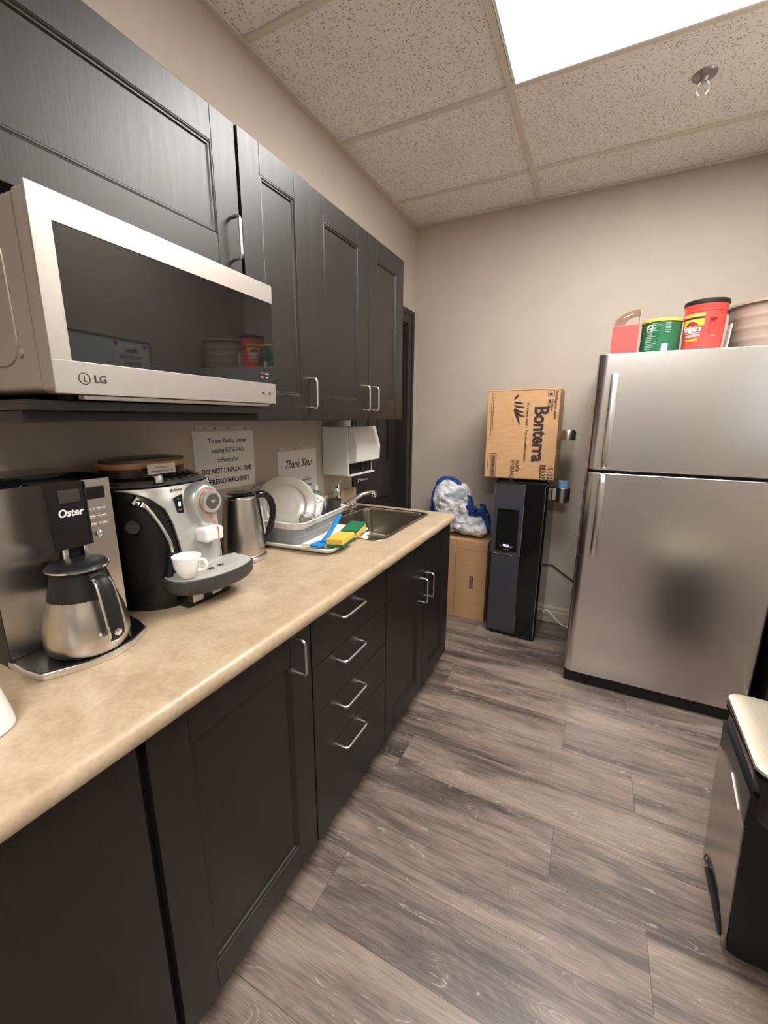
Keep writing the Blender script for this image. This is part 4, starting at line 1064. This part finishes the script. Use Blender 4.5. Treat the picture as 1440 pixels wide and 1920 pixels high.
# plain carton on the floor and the plastic bag on it
t = thing('cardboard_box', 'plain brown cardboard box on the floor left of the water cooler', 'box', (.205, 2.660, 0), 0)
bm = new(); box(bm, 0, .455, 0, .215, 0, .572, .003); obj('carton', bm, M_KRAFT2, t, smooth=30)
bm = new(); box(bm, .240, .2425, -.0012, 0, .004, .568); obj('fold_edge', bm, M_KRAFTD, t, smooth=0)
bm = new(); box(bm, .2425, .455, -.0009, 0, .508, .5095); obj('fold_edge', bm, M_KRAFTD, t, smooth=0)
bm = new(); box(bm, .345, .368, -.0012, 0, .232, .322); sb = obj('printed_block', bm, M_INK, t, smooth=0)
tline(sb, 'XOCCO-93', .0165, TR(.3565, -.0015, .277) @ FACE @ RZ(PI / 2), M_KRAFT2, bold=.02, xs=.85, thick=.0001)
t = thing('plastic_bag', 'tied white and blue plastic bag of paper rolls on the cardboard box', 'bag', (.43, 2.765, .574), 0)
def blob(name, els, mat, disp=.012, vox=.006, par=t, sz=.05):
    bm = new()
    for cx_, cy_, cz_, rx, ry, rz_, rot in els:
        bmesh.ops.create_icosphere(bm, subdivisions=3, radius=1.0, matrix=TR(cx_, cy_, cz_) @ RY(rot) @ Matrix.Diagonal((rx, ry, rz_, 1)))
    o = obj(name, bm, mat, par, smooth=0)
    r = o.modifiers.new('r', 'REMESH'); r.mode = 'VOXEL'; r.voxel_size = vox; r.use_smooth_shade = True
    sm = o.modifiers.new('s', 'SMOOTH'); sm.iterations = 4; sm.factor = .6
    tx = bpy.data.textures.new(name, 'CLOUDS'); tx.noise_scale = sz; tx.noise_depth = 2; tx.noise_type = 'HARD_NOISE'
    d_ = o.modifiers.new('d', 'DISPLACE'); d_.texture = tx; d_.strength = disp; d_.mid_level = .5; d_.texture_coords = 'LOCAL'
    return o
blob('bag_body', [(-.085, 0, .25, .125, .075, .150, .15), (-.02, 0, .28, .085, .07, .105, .9), (.06, .0, .095, .145, .085, .090, 0), (.135, 0, .065, .075, .08, .06, 0), (-.09, 0, .11, .10, .075, .11, 0), (.04, -.01, .19, .055, .06, .05, .5)], M_BAGW, disp=.022)
band = []
for k, p in enumerate(smooth_path([(-.205, .0, .10), (-.203, .0, .22), (-.172, .0, .355), (-.10, .005, .402), (-.01, .0, .362), (.045, -.005, .300), (.085, -.02, .235)], 12)):
    w_ = .012 + .005 * math.sin(k * .5) + (.006 if k > 42 else 0); band.append((p.x, p.y, p.z, w_, .03, .017, .3 * k))
blob('blue_band', band, M_BAGB, disp=.007, vox=.004, sz=.03)
blob('knot', [(.10, -.05, .20, .035, .03, .038, .3), (.075, -.055, .225, .022, .02, .022, 0), (.125, -.045, .175, .02, .02, .03, 0)], M_BAGB, disp=.016, vox=.004, sz=.02)
blob('bag_ear', [(.150, -.03, .190, .035, .014, .030, .4), (.185, -.02, .165, .030, .018, .060, -.2), (.200, -.02, .120, .024, .02, .060, -.15), (.16, .0, .225, .03, .012, .02, .3)], M_BAGB, disp=.020, vox=.004, sz=.03)

# cords on the back wall
bm = new(); tube(bm, [(1.02, D - .006, .398), (1.05, D - .006, .412), (1.11, D - .006, .372), (1.22, D - .006, .305), (1.30, D - .006, .26)], .0042, 8, 4)
tag(obj('power_cord', bm, M_BLACKM), 'black power cord running along the back wall to the fridge', 'cord')
bm = new(); tube(bm, [(1.02, D - .030, .055), (1.045, D - .034, .092), (1.075, D - .038, .075), (1.12, D - .044, .034), (1.17, D - .050, .008), (1.24, D - .03, .006)], .0045, 8, 5)
tag(obj('water_hose', bm, M_WHITEP), 'white hose curving over the baseboard beside the fridge', 'hose')

# ------------------------------------------------------------------ fridge
t = thing('refrigerator', 'stainless steel top freezer refrigerator with dark rounded door edge', 'refrigerator', (1.588, 2.206, 0), 0)
FW = .390
bm = new(); box(bm, -FW + .004, FW - .004, .068, .665, .03, 1.655, .006); obj('cabinet', bm, plain('fridge dark side', (.05, .05, .05), .4), t, smooth=30)
bm = new(); box(bm, -FW + .006, FW - .006, .022, .10, .004, .066, .003); obj('toe_grille', bm, M_BLACKM, t, smooth=30)
def fdoor(name, z0, z1):
    ro = []
    r = .042
    for i in range(9):
        a = PI / 2 * i / 8; ro.append((-FW + r - r * math.cos(a), r - r * math.sin(a)))
    for i in range(9):
        a = PI / 2 * (1 - i / 8); ro.append((FW - r + r * math.cos(a), r - r * math.sin(a)))
    ro += [(FW, .064), (-FW, .064)]
    bm = new(); b = .004
    def off(e): return [(x * (1 - e / FW), y + (e if y < .05 else -e)) for x, y in ro]
    loft(bm, [[(x, y, z) for x, y in off(e)] for z, e in ((z0, b), (z0 + b * .4, b * .3), (z0 + b, 0), (z1 - b, 0), (z1 - b * .4, b * .3), (z1, b))])
    return obj(name, bm, M_FRIDGE, t, smooth=35)
d1 = fdoor('door', .070, 1.134); d2 = fdoor('freezer_door', 1.148, 1.668)
def fhandle(par, z0, z1, gap_at_top):
    n = 22; rings = []
    for i in range(n + 1):
        s = i / n; z = z0 + (z1 - z0) * s
        e = s if not gap_at_top else 1 - s         # e = 1 at the gap end
        d_ = .012 + .030 * math.sin(PI * min(1, e * .9 + .12)) ** .6
        if e < .04: d_ = .006
        hw = .0155 * (1 if e > .05 else .75)
        cx_ = -.314
        rings.append([(cx_ + hw * math.cos(a), -d_ - .006 * math.sin(a) * (1 if math.sin(a) > 0 else 1.4), z) for a in [2 * PI * k / 14 for k in range(14)]])
    bm = new(); loft(bm, rings)
    for zz in ((z0 + .012, z1 - .025) if not gap_at_top else (z0 + .025, z1 - .012)): box(bm, -.326, -.310, -.022, .002, zz - .008, zz + .012, .003)
    obj('handle', bm, M_NICKEL, par, smooth=50)
fhandle(d1, .728, 1.130, True)
fhandle(d2, 1.152, 1.580, False)
# swap: the handles bow outwards and meet at the gap
t = thing('gap_shade_panel', 'added dark panel standing in for the shade in the gap between the fridge and the right wall', 'panel', (2.030, 2.235, 0))  # added board, its dark colour stands in for the shade in the gap
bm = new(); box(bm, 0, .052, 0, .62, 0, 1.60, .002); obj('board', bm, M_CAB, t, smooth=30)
# things on the fridge
FT = 1.669
t = thing('red_carton', 'open red cardboard carton with brown handle flap on the fridge', 'box', (1.296, 2.352, FT), 0)
bm = new(); box(bm, -.052, .052, -.05, .05, 0, .130, .0015); obj('carton', bm, M_REDC, t, smooth=0)
bm = new()
outr = [(-.050 + .100 * (1 - math.cos(PI / 2 * i / 12)), .131 + .066 * math.sin(PI / 2 * i / 12)) for i in range(13)]
innr = [(-.006 + .056 * (1 - math.cos(PI / 2 * i / 12)), .131 + .036 * math.sin(PI / 2 * i / 12)) for i in range(13)]
slab(bm, outr + innr[::-1], 'y', -.030, -.027)
obj('handle_flap', bm, plain('brown carton inside', srgb(112, 88, 70), .8), t, smooth=0)
bm = new(); slab(bm, [(-.047, .131), (-.047, .165), (-.030, .196), (.0, .168), (.045, .131)], 'x', .0505, .0525); obj('side_flap', bm, M_KRAFT, t, smooth=0)
bm = new(); slab(bm, [(-.014, .163), (.022, .178), (.0215, .182), (-.0145, .167)], 'y', -.0315, -.0295); obj('handle_slot', bm, M_WALL, t, smooth=0)

def cyl_patch(bm, r, a0, a1, z0, z1, taper=0.0, n=14):
    A = [bm.verts.new((r * math.cos(a0 + (a1 - a0) * i / n), r * math.sin(a0 + (a1 - a0) * i / n), z0)) for i in range(n + 1)]
    r2 = r + taper
    B = [bm.verts.new((r2 * math.cos(a0 + (a1 - a0) * i / n), r2 * math.sin(a0 + (a1 - a0) * i / n), z1)) for i in range(n + 1)]
    for i in range(n): bm.faces.new((A[i], A[i + 1], B[i + 1], B[i]))
def cyl_text(parent, s, size, r, ang, z, mat, **kw):
    bm = new(); text(bm, s, size, Matrix.Identity(4), **kw)
    for v in bm.verts:
        a = ang + v.co.x / r
        v.co = Vector(((r + v.co.z) * math.cos(a), (r + v.co.z) * math.sin(a), z + v.co.y))
    return obj('lettering', bm, mat, parent, smooth=0)
t = thing('green_coffee_can', 'green coffee can with yellow lid between the red carton and red canister', 'can', (1.437, 2.345, FT), 0)
R_ = .076
bm = new(); lathe(bm, [(0, 0), (R_ - .002, 0), (R_, .003), (R_, .132), (0, .132)], 56); obj('can', bm, M_GREEN, t, smooth=40)
bm = new(); lathe(bm, [(R_ + .0005, .130), (R_ + .003, .131), (R_ + .003, .141), (R_ - .002, .144), (0, .144)], 56); obj('lid', bm, M_YELLOW, t, smooth=40)
AC = -PI / 2 - .28
random.seed(11)
for k in range(15):
    z = .121 - k * .0075
    for a0, L0 in ((AC - .62, .62 if k > 4 else .80), (AC + .38, .34)):
        if a0 > AC and k > 5: continue
        if k < 6 and a0 < AC and False: continue
        bm = new(); L1 = L0 * random.uniform(.6, 1.0); cyl_patch(bm, R_ + .0006, a0 + (.30 if (k < 5 and a0 < AC) else 0), a0 + L1, z, z + .0028); obj('printed_line', bm, plain('pale green print', (.24, .36, .27), .5), t)
bm = new(); cyl_patch(bm, R_ + .0008, AC + .30, AC + .60, .006, .038); bc = obj('barcode', bm, M_PAPER, t)
for k in range(5):
    bm = new(); cyl_patch(bm, R_ + .0012, AC + .34, AC + .56, .012 + k * .005, .0135 + k * .005); obj('bar', bm, M_DGREY, bc)
bm = new(); lathe(bm, [(.0125, 0), (.015, 0), (.015, .0008), (.0125, .0008), (.0125, 0)], 30); 
for v in bm.verts:
    a = AC - .42 + v.co.x / R_; v.co = Vector(((R_ + .0006 + v.co.z) * math.cos(a), (R_ + .0006 + v.co.z) * math.sin(a), .104 + v.co.y))
obj('round_seal', bm, M_PAPER, t)
cyl_text(t, 'De', .017, R_ + .0006, AC - .42, .104, M_PAPER, bold=.02)

t = thing('red_coffee_canister', 'large red plastic coffee canister with black lid and grip recess', 'canister', (1.589, 2.330, FT), 0)
bm = new(); pr = [(0, 0), (.066, 0), (.069, .004), (.0735, .160), (.0745, .172), (.0765, .175), (.0765, .186), (0, .186)]
GA = -PI / 2 + .10
pr = [(0, 0), (.066, 0)] + [(.069 + .0045 * k / 40, .004 + .156 * k / 40) for k in range(41)] + [(.0745, .172), (.0765, .175), (.0765, .186), (0, .186)]
lathe(bm, pr, 160)
for v in bm.verts:       # press the grip recess into the wall
    a = math.atan2(v.co.y, v.co.x)
    if GA < a < GA + .40 and .055 < v.co.z < .128 and math.hypot(v.co.x, v.co.y) > .06:
        d_ = .012 * min(1, (a - GA) / .08, (GA + .40 - a) / .08, (v.co.z - .055) / .008, (.128 - v.co.z) / .008) 
        v.co.x -= d_ * math.cos(a); v.co.y -= d_ * math.sin(a)
obj('jar', bm, M_RED, t, smooth=40)
bm = new(); lathe(bm, [(.0768, .184), (.0795, .186), (.0795, .198), (.076, .202), (0, .202)], 64); obj('lid', bm, M_BLACKM, t, smooth=40)
LA = GA - .75
def pa(a0, a1, z0, z1, m, nme='label_band'):
    bm = new(); cyl_patch(bm, .0697 + z0 * .028, LA + a0, LA + a1, z0, z1, (z1 - z0) * .028); obj(nme, bm, m, t)
pa(-.75, .50, .135, .148, M_YELLOW); pa(-.75, .50, .127, .1345, M_NAVY); pa(-.75, .50, .098, .126, M_ORANGE)
bm = new(); n = 10
A = [bm.verts.new(((.0731) * math.cos(LA - .55 + .85 * i / n), .0731 * math.sin(LA - .55 + .85 * i / n), .100)) for i in range(n + 1)]
B = [bm.verts.new(((.0735) * math.cos(LA - .55 + .85 * i / n), .0735 * math.sin(LA - .55 + .85 * i / n), .100 + .018 * math.sin(PI * i / n))) for i in range(n + 1)]
for i in range(n): bm.faces.new((A[i], A[i + 1], B[i + 1], B[i]))
obj('label_sunrise', bm, plain('burgundy', (.22, .03, .05), .5), t)
cyl_text(t, 'Folgers', .034, .0735, LA - .12, .088, M_WHITEINK, bold=.03, xs=.75, shear=.1)
pa(-.45, .35, .070, .0725, M_WHITEINK, 'printed_line'); pa(-.45, .38, .0625, .065, M_WHITEINK, 'printed_line'); pa(-.45, .38, .057, .0595, M_WHITEINK, 'printed_line'); pa(-.40, .30, .040, .048, M_ORANGE, 'printed_line')
for k, r in enumerate((.0748,)):
    bm = new(); lathe(bm, [(.0738, .156), (.0752, .158), (.0738, .160)], 60); obj('ridge', bm, M_RED, t)

t = thing('white_card', 'thin white card standing between the red canister and the basket', 'card', (1.676, 2.33, FT), 0)
bm = new(); box(bm, -.002, .002, -.03, .03, 0, .105, M=RY(.05)); obj('card', bm, M_PAPER, t, smooth=0)
t = thing('woven_basket', 'large brown plastic basket at the right end of the fridge top', 'basket', (1.868, 2.44, FT), 0)
bm = new(); prf = [(0, 0), (.150, 0), (.155, .005)]
for k in range(26):
    z = .006 + k * .0065; prf.append((.156 + z * .10 + (.0016 if k in (5, 6, 12, 13, 19, 20) else 0), z))
prf += [(.176, .178), (.184, .180), (.184, .190), (.176, .192), (.170, .188), (.150, .01), (0, .006)]
lathe(bm, prf, 72); obj('wall', bm, M_BASKET, t, smooth=30)

# ------------------------------------------------------------------ pedal bin at the right edge
t = thing('pedal_bin', 'steel fronted black pedal bin with flat steel lid at the right edge', 'bin', (1.676, 1.278, 0), -PI / 2 - .03)
bm = new(); loft(bm, [[(x, y, z) for x, y in rrect(-a, a, b0, .285, .007, 4)] for z, a, b0 in ((.0, .140, .022), (.012, .143, .008), (.10, .143, -.004), (.42, .143, -.0195), (.50, .150, -.022))]); obj('bucket', bm, M_BLACK, t, smooth=40)
bm = new()
def fx(z): return .1405
top = []
pts = [(-fx(.008), .008)]
for i in range(17):
    s = i / 16; x = -.128 + .256 * s; pts.append((x, .006 + .088 * math.sin(PI * s) ** .55))
pts += [(fx(.008), .008), (fx(.40), .395), (fx(.40) - .05, .405), (0, .440), (-fx(.40) + .05, .435), (-fx(.44), .425)]
slab(bm, pts, 'y', -.0012, .003)
for v in bm.verts: v.co.y -= .048 * v.co.z
obj('steel_front', bm, plain('bin steel front', (.42, .37, .33), .25, 1.0, noise=.06, nscale=40), t, smooth=0)
bm = new(); slab(bm, [(-.10, .004), (-.06, .03), (.06, .03), (.10, .004)], 'y', -.004, .02); obj('pedal', bm, M_BLACKM, t, smooth=30)
bm = new()
def lr(e, z, bulge=.03):
    out = []
    for x, y in rrect(-.180 + e, .168 - e, -.014 + e, .300 - e, .028, 6):
        f_ = max(0, 1 - (x / .18) ** 2) if y < .1 else 0
        out.append((x, y - bulge * f_, z))
    return out
def lrz(e, base, amp, bulge):      # rim whose lower edge sweeps down at the near corner
    return [(x, y, base - amp * (x + .18) / .36) for x, y, z in lr(e, 0, bulge)]
loft(bm, [lrz(.022, .455, .045, .000), lrz(.010, .478, .040, .012), lrz(.006, .515, .02, .018), lrz(.008, .530, .01, .018), lrz(.002, .545, .004, .026), lr(0, .562, .028), lr(.004, .570, .028)]); obj('rim', bm, M_BLACKG, t, smooth=40)
bm = new(); loft(bm, [lr(.003, .570, .028), lr(.0, .574, .029), lr(.002, .580, .028), lr(.014, .584, .024), lr(.05, .586, .015)]); obj('lid', bm, M_LIDST, t, smooth=40)

# ------------------------------------------------------------------ whiteboard and notice on the right wall (seen in the microwave glass)
t = thing('whiteboard', 'pale whiteboard on the right wall mirrored in the microwave door', 'whiteboard', (XR - .001, 1.40, 1.23), -PI / 2)
bm = new(); box(bm, -.55, .55, -.012, -.001, 0, .55, .002); obj('board', bm, M_BOARD, t, smooth=30)
bm = new()
for a, b_, c, d_ in ((-.56, .56, -.01, .0), (-.56, .56, .55, .56), (-.56, -.55, 0, .55), (.55, .56, 0, .55)): box(bm, a, b_, -.016, -.001, c, d_, .001)
obj('frame', bm, M_NICKEL, t, smooth=30)
NX = -.425
t = thing('kitchen_notice', 'white notice about keeping the kitchen tidy pinned to the whiteboard', 'notice', (XR - .0135, 1.40 - NX, 1.487), -PI / 2)
bm = new(); box(bm, -.11, .11, -.001, 0, 0, .28); obj('paper', bm, M_PAPER, t, smooth=0)
for s_, z, sz, sh in (('Please...', .240, .034, .4), ('THIS IS YOUR', .200, .028, 0), ('KITCHEN...', .164, .028, 0), ("LET'S KEEP IT", .128, .028, 0), ('CLEAN!', .092, .028, 0)): tline(t, s_, sz, TR(0, -.0014, z) @ FACE, M_INK, bold=.02, shear=sh, xs=.88, thick=.0002)
for x in (-.095, .095):
    bm = new(); lathe(bm, [(0, 0), (.010, 0), (.009, .006), (0, .007)], 20, M=TR(x, -.001, .272) @ RX(PI / 2)); obj('magnet', bm, M_REDPIN, t)
